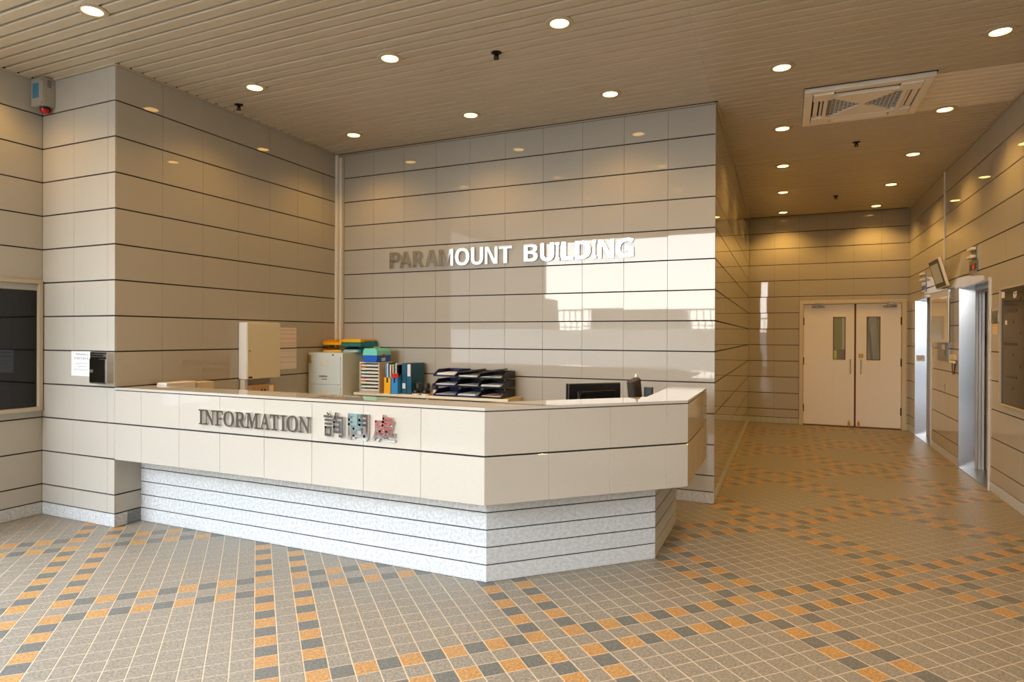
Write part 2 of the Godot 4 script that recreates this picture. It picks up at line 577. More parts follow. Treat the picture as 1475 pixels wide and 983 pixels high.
func floor_tile_kind(i: int, j: int) -> int:                        # 0 tan, 1 orange, 2 slate: paired bands every twelve tiles, one plain row between the pair
	var a := posmod(i, 12)
	var b := posmod(j, 12)
	if a == 0 or a == 2:
		return 0 if b == 0 else 1 if b % 2 == 1 else 2
	if b == 11 or b == 1:
		return 0 if a == 1 else 1 if a % 2 == 0 else 2
	return 0

func floor_and_street() -> void:
	var ground := struct("floor", sh().span(Vector3(XA - 0.2, -0.2, ZE - 0.1), Vector3(XF + 0.4, -0.0016, 1.2)).done(), M["floor grout"], "tan tiled lobby floor with diagonal orange and slate bands", "floor")
	var t := 0.1132
	var u0 := -4.410
	var w0 := -0.0097
	var kinds: Array = [M["floor tile tan"], M["floor tile orange"], M["floor tile slate"]]
	var turn := Basis(Vector3.UP, -PI / 4) * Basis(Vector3.RIGHT, -PI / 2)
	var all := []
	for i in range(-90, 110):
		for j in range(-95, 60):
			var u := u0 + (j + 0.5) * t
			var w := w0 + (i + 0.5) * t
			var p := Vector3((u + w) / sqrt(2.0), 0, (u - w) / sqrt(2.0))
			if p.x < XA - 0.08 or p.x > XF + 0.32 or p.z < ZE - 0.06 or p.z > 1.1:
				continue
			if p.x < XD - 0.09 and p.z < ZW - 0.09 or p.x < XL - 0.09 and p.z < ZP - 0.09:
				continue
			var px := to_pixel(p)
			var seen := px.x > -20 and px.x < 1495 and px.y < 1000 and px.y > 400
			if p.z < -3.72 and p.x < -1.75 or p.x + p.z < -5.6 and p.x < -0.85 and p.z > -6.4:
				seen = false
			all.append([p.distance_to(EYE) if seen else 1000.0 + p.distance_to(EYE), p, floor_tile_kind(i, j)])
	all.sort_custom(func(a, b): return a[0] < b[0])
	var mesh := tile_mesh(t - 0.005, t - 0.005, 0.012, 0.0015)
	var fields := [SurfaceTool.new(), SurfaceTool.new(), SurfaceTool.new()]
	for k in all.size():
		var p: Vector3 = all[k][1] + Vector3(0, -0.012, 0)
		var kind: int = all[k][2]
		if k < 300:
			part(ground, "floor_tile", mesh, kinds[kind], p, turn)
		else:
			fields[kind].append_from(mesh, 0, Transform3D(turn, p))
	var whole := ArrayMesh.new()
	for kind in 3:
		fields[kind].commit(whole)
		whole.surface_set_material(kind, kinds[kind])
	var rest := part(ground, "floor_tile_field", whole, null)
	rest.set_meta("kind", "stuff")
	struct("pavement", sh().span(Vector3(-60, -0.3, 1.2), Vector3(60, -0.02, 60)).done(), M["pavement"], "grey pavement outside the entrance, seen only in reflections", "pavement")
	struct("wall_low_added", sh().span(Vector3(XA - 0.2, -0.02, -2.30), Vector3(XA, 0.85, ZO)).done(), M["facade plaster"], "low brown wall added left of the camera, open above to admit daylight", "wall")  # added: gives the steel letters a dark reflection, daylight passes above it
	single("planter", sh().span(Vector3(-6.25, -0.02, 1.7), Vector3(-5.55, 0.75, 2.3), 0.03).done(), M["rust paint"], "rust red planter outside the entrance, seen only mirrored in the steel characters", "planter")
	single("planter", sh().span(Vector3(-7.3, -0.02, 1.7), Vector3(-6.40, 0.75, 2.3), 0.03).done(), M["grey teal paint"], "grey teal planter outside the entrance, seen only mirrored in the steel characters", "planter")
	# the flyover parapet and railing that the polished wall mirrors
	var par := thing("parapet", "pale concrete parapet with railing across the street, seen only in reflections", "parapet", Vector3(0, 0, 12.0))
	part(par, "wall_block", sh().span(Vector3(-30, -0.02, 0), Vector3(30, 1.9, 0.3), 0.02).done(), M["parapet concrete"])
	var rail := sh().span(Vector3(-30, 2.66, 0.11), Vector3(30, 2.72, 0.17)).span(Vector3(-30, 2.0, 0.12), Vector3(30, 2.04, 0.16))
	for k in 240:
		rail.span(Vector3(-30 + 0.25 * k, 1.9, 0.125), Vector3(-29.965 + 0.25 * k, 2.66, 0.155))
	part(par, "railing", rail.done(), M["railing paint"])
	single("street_block", sh().span(Vector3(0.5, -0.02, 30), Vector3(40, 24, 40), 0.05).done(), M["dark blocker"], "tall dark block added across the street to block sky from the right", "building")  # unseen; added to screen the left wall from sky on the right
	single("street_block", sh().span(Vector3(-31, -0.02, 12.6), Vector3(-9.5, 8.2, 13.4), 0.05).done(), M["facade plaster"], "low pale block across the lane, seen only in reflections", "building")
	for f in [[-34.0, 12.0, 5.5, 46.0], [-18.0, 9.0, 4.4, 50.0]]:
		single("street_block", sh().span(Vector3(f[0], -0.02, f[3]), Vector3(f[0] + f[1], f[2], f[3] + 6.0), 0.05).done(), M["facade plaster"], ["wide pale block far across the street, seen only in reflections", "narrow pale block far across the street, seen only in reflections"][0 if f[0] < -30.0 else 1], "building")

func slat_mesh(length: float, width: float) -> ArrayMesh:
	var key := "slat %.3f %.3f" % [length, width]
	if not cache.has(key):
		var w := width / 2.0
		var poly := PackedVector2Array([Vector2(-w, 0.024), Vector2(-w, 0.010), Vector2(-w + 0.002, 0.004), Vector2(-w + 0.007, 0), Vector2(w - 0.007, 0), Vector2(w - 0.002, 0.004), Vector2(w, 0.010), Vector2(w, 0.024)])
		cache[key] = sh().prism(poly, length, Transform3D(Basis(Vector3(0, 0, 1), Vector3(0, 1, 0), Vector3(-1, 0, 0)), Vector3(length / 2, 0, 0))).done()
	return cache[key]

func ceiling() -> void:
	var s := sh()
	s.span(Vector3(XA - 0.25, CH + 0.05, ZP - 0.25), Vector3(XF + 0.36, CH + 0.3, ZO))
	s.span(Vector3(XL - 0.25, CH + 0.05, ZW - 0.25), Vector3(XF + 0.36, CH + 0.3, ZP - 0.25))
	s.span(Vector3(XD - 0.25, CH + 0.05, ZE - 0.2), Vector3(XF + 0.36, CH + 0.3, ZW - 0.25))
	var top := struct("ceiling", s.done(), M["ceiling void"], "ceiling of long beige metal slats with dark joints", "ceiling")
	struct("wall_fascia", sh().span(Vector3(XA - 0.25, CH - 0.07, ZO), Vector3(XF + 0.36, CH + 4.0, ZO + 0.25)).span(Vector3(XA - 0.25, CH - 0.07, -2.30), Vector3(XA, CH + 4.0, ZO)).done(), M["facade plaster"], "outer wall above the entrance, behind the camera", "wall")
	var pitch := 0.111
	var k := -42
	while true:
		var z := -3.523 - (k + 0.5) * pitch
		k += 1
		if z > ZO - 0.05:
			continue
		if z < ZE + 0.05:
			break
		var x0 := XA + 0.02 if z > ZP else XL + 0.02 if z > ZW else XD + 0.02
		var w := pitch - 0.018 + rng.randf_range(-0.0025, 0.0025)
		var dy := rng.randf_range(-0.001, 0.0015)
		if z > ZW:
			part(top, "slat", slat_mesh(-0.6135 - x0, w), M["ceiling slat"], Vector3((x0 - 0.6135) / 2, CH + dy, z))
			x0 = -0.612
		var x1 := XF - 0.02
		if z < -6.44 and z > -7.50:                                 # the cassette interrupts these
			part(top, "slat", slat_mesh(0.16 - x0, w), M["ceiling slat"], Vector3((0.16 + x0) / 2, CH + dy, z))
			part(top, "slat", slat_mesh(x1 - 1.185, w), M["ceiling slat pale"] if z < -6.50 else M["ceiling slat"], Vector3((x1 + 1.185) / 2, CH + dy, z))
		else:
			part(top, "slat", slat_mesh(x1 - x0, w), M["ceiling slat"], Vector3((x1 + x0) / 2, CH + dy, z))

func doors() -> void:
	# double door at the corridor's end
	var d := Node3D.new()
	d.name = "door_1"
	add_child(d)
	d.position = Vector3(0, 0, ZE)
	tag(d, "pair of cream doors with slim glass panels closing the corridor", "door", "", "structure")
	var fr := sh()
	fr.span(Vector3(0.261, 0, -0.12), Vector3(0.327, 2.288, 0.025), 0.004)
	fr.span(Vector3(1.878, 0, -0.12), Vector3(1.95, 2.288, 0.025), 0.004)
	fr.span(Vector3(0.327, 2.226, -0.12), Vector3(1.878, 2.288, 0.025), 0.004)
	part(d, "frame", fr.done(), M["door frame paint"])
	part(d, "threshold", sh().span(Vector3(0.327, 0, -0.11), Vector3(1.878, 0.012, 0.0), 0.003).done(), M["door edge wood"])
	for side in 2:
		var x0 := 0.333 if side == 0 else 1.183
		var x1 := 1.152 if side == 0 else 1.872
		var g0 := 0.818 if side == 0 else 1.349
		var g1 := 1.011 if side == 0 else 1.553
		var leaf := sh()
		leaf.span(Vector3(x0, 0.022, -0.055), Vector3(g0, 2.218, -0.012), 0.002)
		leaf.span(Vector3(g1, 0.022, -0.055), Vector3(x1, 2.218, -0.012), 0.002)
		leaf.span(Vector3(g0, 0.022, -0.055), Vector3(g1, 1.217, -0.012), 0.0)
		leaf.span(Vector3(g0, 1.984, -0.055), Vector3(g1, 2.218, -0.012), 0.0)
		var lf := part(d, "door_leaf", leaf.done(), M["door paint"])
		part(lf, "edge_strip", sh().span(Vector3(1.1525 if side == 0 else 1.1685, 0.02, -0.06), Vector3(1.1675 if side == 0 else 1.1825, 2.22, -0.014)).done(), M["door edge wood"], Vector3.ZERO, Basis(), "red brown meeting edge")
		var bead := sh()
		bead.span(Vector3(g0 - 0.004, 1.213, -0.05), Vector3(g0 + 0.008, 1.988, -0.008), 0.002).span(Vector3(g1 - 0.008, 1.213, -0.05), Vector3(g1 + 0.004, 1.988, -0.008), 0.002)
		bead.span(Vector3(g0, 1.213, -0.05), Vector3(g1, 1.225, -0.008), 0.002).span(Vector3(g0, 1.976, -0.05), Vector3(g1, 1.988, -0.008), 0.002)
		part(lf, "glazing_bead", bead.done(), M["door edge wood"])
		part(lf, "pane", sh().span(Vector3(g0 + 0.006, 1.22, -0.034), Vector3(g1 - 0.006, 1.98, -0.032)).done(), M["clear pane"])
		var hx := 1.088 if side == 0 else 1.256
		part(lf, "handle", sh().tube([Vector3(hx, 1.216, -0.012), Vector3(hx, 1.216, 0.03), Vector3(hx, 0.972, 0.03), Vector3(hx, 0.972, -0.012)], 0.011, 10).done(), M["mirror steel"])
		var c0 := 0.464 if side == 0 else 1.591
		var cl := sh()
		cl.rod(Vector3(c0, 2.175, 0.012), Vector3(c0 + 0.21, 2.175, 0.012), 0.02, 12)
		cl.span(Vector3(c0 + 0.07, 2.15, -0.012), Vector3(c0 + 0.11, 2.205, 0.03), 0.004)
		cl.bar(Vector3(c0 + 0.09, 2.21, 0.02), Vector3(c0 + 0.17, 2.235, 0.035), 0.018, 0.008, Vector3.UP)
		cl.bar(Vector3(c0 + 0.17, 2.235, 0.035), Vector3(c0 + 0.04, 2.25, 0.03), 0.018, 0.008, Vector3.UP)
		part(lf, "door_closer", cl.done(), M["dull steel"])
		var hg := 0.325 if side == 0 else 1.880
		for hy in [0.32, 1.18, 1.91]:
			part(lf, "hinge", sh().rod(Vector3(hg, hy - 0.07, 0.006), Vector3(hg, hy + 0.07, 0.006), 0.013, 8).span(Vector3(hg - 0.018, hy - 0.065, -0.012), Vector3(hg + 0.018, hy + 0.065, 0.001)).done(), M["hinge metal"])
		var bx := 1.075 if side == 0 else 1.225
		part(lf, "floor_bolt", sh().span(Vector3(bx - 0.02, 0.03, -0.012), Vector3(bx + 0.02, 0.10, 0.012), 0.004).rod(Vector3(bx, 0.005, 0.004), Vector3(bx, 0.13, 0.004), 0.008, 8).done(), M["brass"])
		if side == 1:
			part(lf, "lock_plate", sh().span(Vector3(1.222, 1.25, -0.012), Vector3(1.296, 1.325, -0.006), 0.002).rod(Vector3(1.262, 1.29, -0.01), Vector3(1.262, 1.29, 0.006), 0.017, 12).done(), M["brass"])
	# stairwell seen through the two panes
	var s := sh()
	s.span(Vector3(-0.2, 0, ZE - 3.1), Vector3(1.18, 3.0, ZE - 3.0))
	var olive := struct("wall_stairwell", s.done(), M["olive paint"], "olive painted stairwell wall seen through the door glass", "wall")
	olive.position = Vector3.ZERO
	s = sh().span(Vector3(1.18, 0, ZE - 3.1), Vector3(2.6, 3.0, ZE - 3.0)).span(Vector3(-0.3, 0, ZE - 3.1), Vector3(-0.2, 3.0, ZE - 0.2)).span(Vector3(2.6, 0, ZE - 3.1), Vector3(2.7, 3.0, ZE - 0.2)).span(Vector3(-0.3, 3.0, ZE - 3.1), Vector3(2.7, 3.1, ZE - 0.2)).span(Vector3(-0.3, -0.1, ZE - 3.1), Vector3(2.7, 0, ZE - 0.1))
	struct("room_stairwell", s.done(), M["stair plaster"], "plastered stairwell room behind the double doors", "room")
	single("stair_flight", sh().prism(PackedVector2Array([Vector2(1.56, 2.9), Vector2(1.735, 0.9), Vector2(1.80, 0.9), Vector2(1.74, 2.9)]), 0.5, Transform3D(Basis(), Vector3(0, 0, ZE - 2.9))).done(), M["facade plaster"], "sloping stair soffit seen through the right door's glass", "stairs")
	single("carton", sh().span(Vector3(0.70, 0, ZE - 2.2), Vector3(1.00, 1.34, ZE - 1.8), 0.01).done(), M["lime carton"], "lime green carton behind the left door's glass", "carton")
	single("carton", sh().span(Vector3(1.01, 0, ZE - 2.2), Vector3(1.25, 1.36, ZE - 1.8), 0.01).done(), M["maroon carton"], "maroon carton beside the lime one behind the doors", "carton")
	var lamp := thing("added_stair_lamp", "unseen lamp added to brighten the stairwell behind the doors", "lamp", Vector3(0.9, 2.97, ZE - 0.9))  # added out of sight, the closed stairwell has no other light
	part(lamp, "lamp_globe", sh().lathe([Vector2(0, -0.06), Vector2(0.07, -0.05), Vector2(0.1, -0.02), Vector2(0.1, 0.0), Vector2(0, 0.0)]).done(), M["lamp lens"])
	var ol := OmniLight3D.new()
	ol.name = "added_stair_lamp_light"
	ol.light_color = Color(1.0, 0.92, 0.7)
	ol.light_energy = 0.8
	ol.light_size = 0.06
	ol.omni_range = 8.0
	ol.omni_attenuation = 2.0
	ol.shadow_enabled = true
	lamp.add_child(ol)
	ol.position = Vector3(0, -0.14, 0)
	# the two lifts
	var words := ["far lift opening with splayed steel jamb near the double doors", "near lift opening with bright splayed steel jamb beside the dark board"]
	for k in 2:
		var z0: float = [-12.46, -9.56][k]
		var z1: float = [-11.20, -8.29][k]
		var lift := Node3D.new()
		lift.name = "door_%d" % (k + 2)
		add_child(lift)
		tag(lift, words[k], "lift", "", "structure")
		var st: Material = M["brushed steel"]
		part(lift, "far_jamb", slab([[XF, z0], [XF + 0.157, z0 + 0.036], [XF + 0.157, z0 - 0.003], [XF, z0 - 0.003]], 0.0, 2.24), st)
		part(lift, "near_jamb", slab([[XF, z1], [XF + 0.157, z1 - 0.036], [XF + 0.157, z1 + 0.003], [XF, z1 + 0.003]], 0.0, 2.24), st)
		part(lift, "head_panel", slab([[XF, z0], [XF + 0.157, z0 + 0.036], [XF + 0.157, z1 - 0.036], [XF, z1]], 2.225, 2.245), st)
		for q in 3:
			var x: float = XF + 0.158 + 0.03 * q
			var a: float = z0 + 0.046 + 0.01 * q
			part(lift, "stepped_frame", sh().span(Vector3(x, 0, z0), Vector3(x + 0.028, 2.22, a), 0.002).span(Vector3(x, 0, z1 - 0.046 - 0.01 * q), Vector3(x + 0.028, 2.22, z1), 0.002).span(Vector3(x, 2.19 - 0.008 * q, z0), Vector3(x + 0.028, 2.24, z1), 0.002).done(), M["satin steel"])
		var mid := (z0 + z1) / 2
		for h in 2:
			var a: float = z0 if h == 0 else mid + 0.002
			var b: float = mid - 0.002 if h == 0 else z1
			part(lift, "lift_door_leaf", sh().span(Vector3(XF + 0.262, 0.012, a), Vector3(XF + 0.29, 2.24, b), 0.002).done(), M["satin steel"])
		part(lift, "sill", sh().span(Vector3(XF, -0.002, z0), Vector3(XF + 0.30, 0.006, z1), 0.002).done(), M["dull steel"])
		part(lift, "back_plate", sh().span(Vector3(XF + 0.30, 0, z0 - 0.1), Vector3(XF + 0.36, 2.3, z1 + 0.1)).done(), M["ceiling void"])
		part(lift, "edge_trim", sh().span(Vector3(XF - 0.012, 0, z1 + 0.003), Vector3(XF + 0.02, 2.26, z1 + 0.045), 0.003).done(), M["pale steel"])

func counter() -> void:
	var c := thing("reception_counter", "long tiled information counter with glossy top and recessed rough stone base", "counter", Vector3(-2.8, 0, -3.7))
	var back := -c.position
	var t := 0.012
	var P1 := -1.667
	var P2 := ZP - (XD - P1)
	var B := -3.755
	var BX := -0.845
	part(c, "carcass", slab([[XL, ZP - t], [P1 - t * 0.414, ZP - t], [XD - t, P2 - t * 0.414], [XD - t, -5.745], [-0.915, -5.745], [-0.915, -4.7045], [-1.7955, -3.824], [XL, -3.824]], 0.574, 1.150), M["tile edge gap"], back)
	part(c, "plinth", slab([[XL, B - t], [-1.766 - 0.005, B - t], [BX - t, -4.676 - 0.005], [BX - t, -5.665], [-0.905, -5.665], [-0.905, -4.69], [-1.79, -3.80], [XL, -3.80]], 0.0, 0.574), M["light grout"], back)
	# the underside of the overhang and the glossy top, each of three slabs
	for top in [[[[XL, ZP], [P1, ZP], [-1.7955, -3.824], [XL, -3.824]]], [[[P1, ZP], [XD, P2], [-0.915, -4.7045], [-1.7955, -3.824]]], [[[XD, P2], [XD, -5.745], [-0.915, -5.745], [-0.915, -4.7045]]]]:
		part(c, "top_slab", slab(top[0], 1.1535, 1.1718), M["polished counter tile"], back)
	for under in [[[XL, ZP - t], [P1, ZP - t], [-1.766, B], [XL, B]], [[P1, ZP - t], [XD - t, P2], [BX, -4.676], [-1.766, B]], [[XD - t, P2], [XD - t, -5.745], [BX, -5.745], [BX, -4.676]]]:
		part(c, "soffit_panel", slab(under, 0.5675, 0.5735), M["polished counter tile"], back)
	var diag := Vector3(1, 0, 1).normalized()
	var faces := [
		[Vector3(XL, 0, ZP), Vector3(0, 0, 1), P1 - XL, [0.328, 0.763, 1.199, 1.640, 2.078, 2.516, 2.962]],
		[Vector3(P1, 0, ZP), diag, (XD - P1) * sqrt(2.0), [0.4356, 0.885, 1.325]],
		[Vector3(XD, 0, P2), Vector3(1, 0, 0), P2 + 5.745, [0.44, 0.88]],
	]
	for f in faces:
		var b := facing(f[1])
		var line: Array = [0.0] + f[3] + [f[2]]
		for row in [[0.5718, 0.8663], [0.8773, 1.1465]]:
			for k in line.size() - 1:
				var w: float = line[k + 1] - line[k] - 0.0016
				var lean := Basis.from_euler(Vector3(rng.randf_range(-1, 1), rng.randf_range(-1, 1), 0) * 0.0009)
				part(c, "counter_tile", tile_mesh(w, row[1] - row[0]), M["polished counter tile"], back + f[0] + b.x * (line[k] + line[k + 1]) / 2 + Vector3(0, (row[0] + row[1]) / 2, 0) - b.z * t, b * lean)
	var bases := [
		[Vector3(XL, 0, B), Vector3(0, 0, 1), -1.766 - XL],
		[Vector3(-1.766, 0, B), diag, (BX + 1.766) * sqrt(2.0)],
		[Vector3(BX, 0, -4.676), Vector3(1, 0, 0), 0.99],
	]
	for f in bases:
		var b := facing(f[1])
		var n: int = roundi(f[2] / 0.107)
		var step: float = f[2] / n
		for row in 5:
			var y0 := 0.0025 + 0.1145 * row
			var y1 := 0.1095 + 0.1145 * row if row < 4 else 0.566
			if row < 4:
				part(c, "joint_shade_strip", sh().span(Vector3(0, y1, 0), Vector3(f[2], y1 + 0.0075, 0.007)).done(), M["tile edge gap"], back + f[0] - b.z * t, b)  # dark strip paints the shadow inside the open joint
			for k in n:
				part(c, "base_tile", tile_mesh(step - 0.0002, y1 - y0, t, 0.0008), M["rough granite tile"], back + f[0] + b.x * (k + 0.5) * step + Vector3(0, (y0 + y1) / 2, 0) - b.z * t, b)
	# the short tiled return between pillar and base
	var ret := struct("wall_return", sh().span(Vector3(XL - 0.2, 0, -3.762), Vector3(XL - t, 0.57, ZP - t)).done(), M["tile edge gap"], "narrow tiled side of the pillar below the counter's left end", "wall")
	tile_wall(ret, Vector3(XL, 0, ZP - t), Vector3(1, 0, 0), 0.229, [], [], -1e9, 1e9, 0.0, 0.58)

func letters(parent: Node, text: String, font: Font, edges: Array, y0: float, y1: float, depth: float, m: Material, z: float) -> void:
	for k in text.length():
		var tm := TextMesh.new()
		tm.text = text[k]
		tm.font = font
		tm.font_size = 64
		tm.pixel_size = 0.01
		tm.depth = 0.2
		tm.curve_step = 2.0
		var box := tm.get_aabb()
		var w: float = edges[k][1] - edges[k][0]
		var sc := Vector3(w / box.size.x, (y1 - y0) / box.size.y, depth / 0.2)
		var round_over := 0.012 if text[k] in "OGUC" else 0.0
		sc.y *= 1.0 + round_over * 2.0
		var at := Vector3((edges[k][0] + edges[k][1]) / 2, (y0 + y1) / 2, z) - box.get_center() * sc
		part(parent, "letter", tm, m, at, Basis.from_scale(sc))

func strokes(list: Array, cell: float, w: float, depth: float) -> ArrayMesh:
	var s := sh()
	for path in list:
		for k in path.size() - 1:
			var a: Array = path[k]
			var b: Array = path[k + 1]
			var p := Vector3((a[0] - 5.0) * cell, (a[1] - 5.0) * cell, depth / 2)
			var q := Vector3((b[0] - 5.0) * cell, (b[1] - 5.0) * cell, depth / 2)
			s.bar(p, q, w, depth - 0.0002 * (k % 3), Vector3(0, 0, 1), 0.001, w * 0.42)
	return s.done()

func lettering() -> void:
	var sans := SystemFont.new()
	sans.font_names = PackedStringArray(["Droid Sans"])
	sans.font_weight = 700
	var serif := SystemFont.new()
	serif.font_names = PackedStringArray(["Droid Serif"])
	serif.font_weight = 700
	var sign := thing("name_sign", "large raised mirror steel letters PARAMOUNT BUILDING on the wide tiled wall", "sign", Vector3(-2.85, 2.5, ZW))
	var off := -2.85
	var e1 := []
	for p in [[-4.315, -4.155], [-4.175, -4.005], [-3.990, -3.836], [-3.822, -3.656], [-3.640, -3.450], [-3.425, -3.244], [-3.222, -3.070], [-3.048, -2.894], [-2.878, -2.720]]:
		e1.append([p[0] - off, p[1] - off])
	letters(sign, "PARAMOUNT", sans, e1, -0.081, 0.111, 0.03, M["mirror steel"], 0.012)
	var e2 := []
	for p in [[-2.581, -2.418], [-2.390, -2.235], [-2.218, -2.175], [-2.150, -2.020], [-2.000, -1.835], [-1.815, -1.774], [-1.752, -1.590], [-1.570, -1.387]]:
		e2.append([p[0] - off, p[1] - off])
	letters(sign, "BUILDING", sans, e2, -0.076, 0.113, 0.03, M["mirror steel"], 0.012)
	var info := thing("information_sign", "raised steel serif letters INFORMATION on the counter front", "sign", Vector3(-3.54, 0.985, ZP))
	var e3 := []
	for p in [[-4.084, -4.030], [-4.022, -3.915], [-3.910, -3.832], [-3.826, -3.716], [-3.710, -3.606], [-3.600, -3.470], [-3.464, -3.368], [-3.372, -3.284], [-3.272, -3.218], [-3.214, -3.108], [-3.104, -3.002]]:
		e3.append([p[0] + 3.54, p[1] + 3.54])
	letters(info, "INFORMATION", serif, e3, -0.055, 0.059, 0.02, M["mirror steel"], 0.010)
	var han := thing("chinese_sign", "three raised mirror steel Chinese characters right of the word INFORMATION", "sign", Vector3(-2.6, 1.0, ZP))
	var speech := [[[1.9, 10.0], [2.4, 9.4]], [[0.2, 8.6], [4.0, 8.6]], [[0.7, 7.1], [3.5, 7.1]], [[0.7, 5.6], [3.5, 5.6]], [[0.8, 4.1], [3.4, 4.1], [3.4, 0.9], [0.8, 0.9], [0.8, 4.1]]]
	var ten_days := [[[6.1, 10.0], [5.4, 8.0], [4.6, 6.8]], [[5.8, 8.3], [9.5, 8.3], [9.5, 1.4], [8.9, 0.6], [7.9, 0.8]], [[5.2, 6.5], [8.0, 6.5], [8.0, 2.4], [5.2, 2.4], [5.2, 6.5]], [[5.2, 4.45], [8.0, 4.45]]]
	part(han, "character", strokes(speech + ten_days, 0.0166, 0.0165, 0.02), M["mirror steel"], Vector3(-0.200, -0.002, 0.0))
	var gate := [[[0.6, 0.0], [0.6, 9.7], [4.2, 9.7], [4.2, 5.9], [0.6, 5.9]], [[0.6, 7.8], [4.2, 7.8]], [[5.8, 5.9], [5.8, 9.7], [9.4, 9.7], [9.4, 0.9], [8.7, 0.2], [7.6, 0.4]], [[5.8, 5.9], [9.4, 5.9]], [[5.8, 7.8], [9.4, 7.8]], [[2.9, 4.3], [7.1, 4.3], [7.1, 1.4], [2.9, 1.4], [2.9, 4.3]], [[2.9, 1.4], [2.9, 0.6]], [[7.1, 1.4], [7.1, 0.6]]]
	part(han, "character", strokes(gate, 0.0166, 0.0190, 0.02), M["mirror steel"], Vector3(0.001, 0.0, 0.0))
	var place := [[[5.0, 10.0], [5.0, 7.7]], [[5.0, 9.0], [8.8, 9.0]], [[1.4, 7.7], [9.3, 7.7], [8.9, 6.6]], [[1.4, 7.7], [1.4, 4.2], [1.0, 2.0], [0.2, 0.4]], [[2.7, 6.1], [7.7, 6.5]], [[4.7, 7.6], [4.7, 5.0], [8.7, 5.0], [8.7, 5.8]], [[3.6, 4.5], [3.0, 3.2], [2.1, 2.2]], [[3.2, 3.8], [5.2, 3.8], [4.2, 1.9], [2.2, 0.2]], [[2.9, 2.6], [4.8, 1.2], [7.2, 0.4], [9.9, 0.3]], [[6.4, 3.9], [6.4, 2.5], [5.8, 1.4]], [[6.4, 3.9], [8.3, 3.9], [8.3, 2.0], [9.7, 2.0], [9.7, 2.9]]]
	part(han, "character", strokes(place, 0.0166, 0.0165, 0.02), M["mirror steel"], Vector3(0.205, 0.002, 0.0))

func downlights() -> void:
	var rows := [
		[-4.396, -2.870, "single warm round downlight above the dark window at the far left"],
		[-4.397, -4.360, "warm downlight nearest the shaded left wall, in front of the sprinkler there"],
		[-2.926, -4.345, "warm downlight left of the ceiling sprinkler in the lobby's middle"],
		[-1.481, -4.350, "large warm downlight right of the ceiling sprinkler in the lobby's middle"],
		[-4.413, -5.840, "small warm downlight in the corner above the white wall trunking"],
		[-2.920, -5.793, "warm downlight above the word PARAMOUNT, close to the name wall"],
		[-1.479, -5.808, "warm downlight above the word BUILDING, close to the name wall"],
		[-0.025, -5.815, "warm downlight at the corridor mouth, left of the air conditioner"],
		[1.440, -5.778, "large warm downlight at the upper right, before the air conditioner"],
		[-0.024, -7.517, "nearest downlight of the corridor's left row, behind the air conditioner"],
		[1.438, -7.528, "nearest downlight of the corridor's right row, beside the pale slats"],
		[-0.020, -9.161, "second downlight of the corridor's left row"],
		[1.434, -9.203, "second downlight of the corridor's right row"],
		[-0.020, -10.824, "third downlight of the corridor's left row"],
		[1.426, -10.884, "third downlight of the corridor's right row"],
		[-0.021, -12.562, "last downlight of the corridor's left row, against the end wall"],
		[1.428, -12.556, "last downlight of the corridor's right row, above the doors"],
	]
	var hidden := "warm downlight of the entrance rows, above the picture's top edge"
	for x in [-2.93, -1.48, -0.02, 1.44]:
		rows.append([x, -2.88, hidden])
	rows.append([-5.78, -2.88, hidden])
	for x in [-0.02, 1.44]:
		rows.append([x, -4.35, hidden])
	for x in [-4.40, -2.93, -1.48, -0.02, 1.44]:
		rows.append([x, -1.41, hidden])
	var ring := sh().lathe([Vector2(0.066, 0.03), Vector2(0.0665, -0.006), Vector2(0.072, -0.009), Vector2(0.099, -0.006), Vector2(0.102, 0.0), Vector2(0.102, 0.004)], Vector3.ZERO, 32).done()
	var lens := sh().lathe([Vector2(0.0, 0.0), Vector2(0.045, 0.0004), Vector2(0.066, 0.001), Vector2(0.066, 0.006), Vector2(0, 0.006)], Vector3.ZERO, 32).done()
	for r in rows:
		var o := thing("downlight", r[2], "downlight", Vector3(r[0], CH, r[1]), Basis(), "entrance downlights" if r[2] == hidden else "ceiling downlights")
		part(o, "trim_ring", ring, M["trim paint"])
		part(o, "lens", lens, M["lamp lens"], Vector3(0, -0.0065, 0))
		var l := SpotLight3D.new()
		l.name = "downlight_light"
		l.light_color = Color(1.0, 0.765, 0.40)
		l.light_energy = 2.3 if r[1] < -6.5 else 1.2
		l.light_size = 0.07
		l.spot_range = 14.0
		l.spot_attenuation = 2.0
		l.spot_angle = 66.0
		l.spot_angle_attenuation = 0.7
		l.shadow_enabled = true
		o.add_child(l)
		l.transform = Transform3D(Basis(Vector3.RIGHT, -PI / 2), Vector3(0, -0.012, 0))

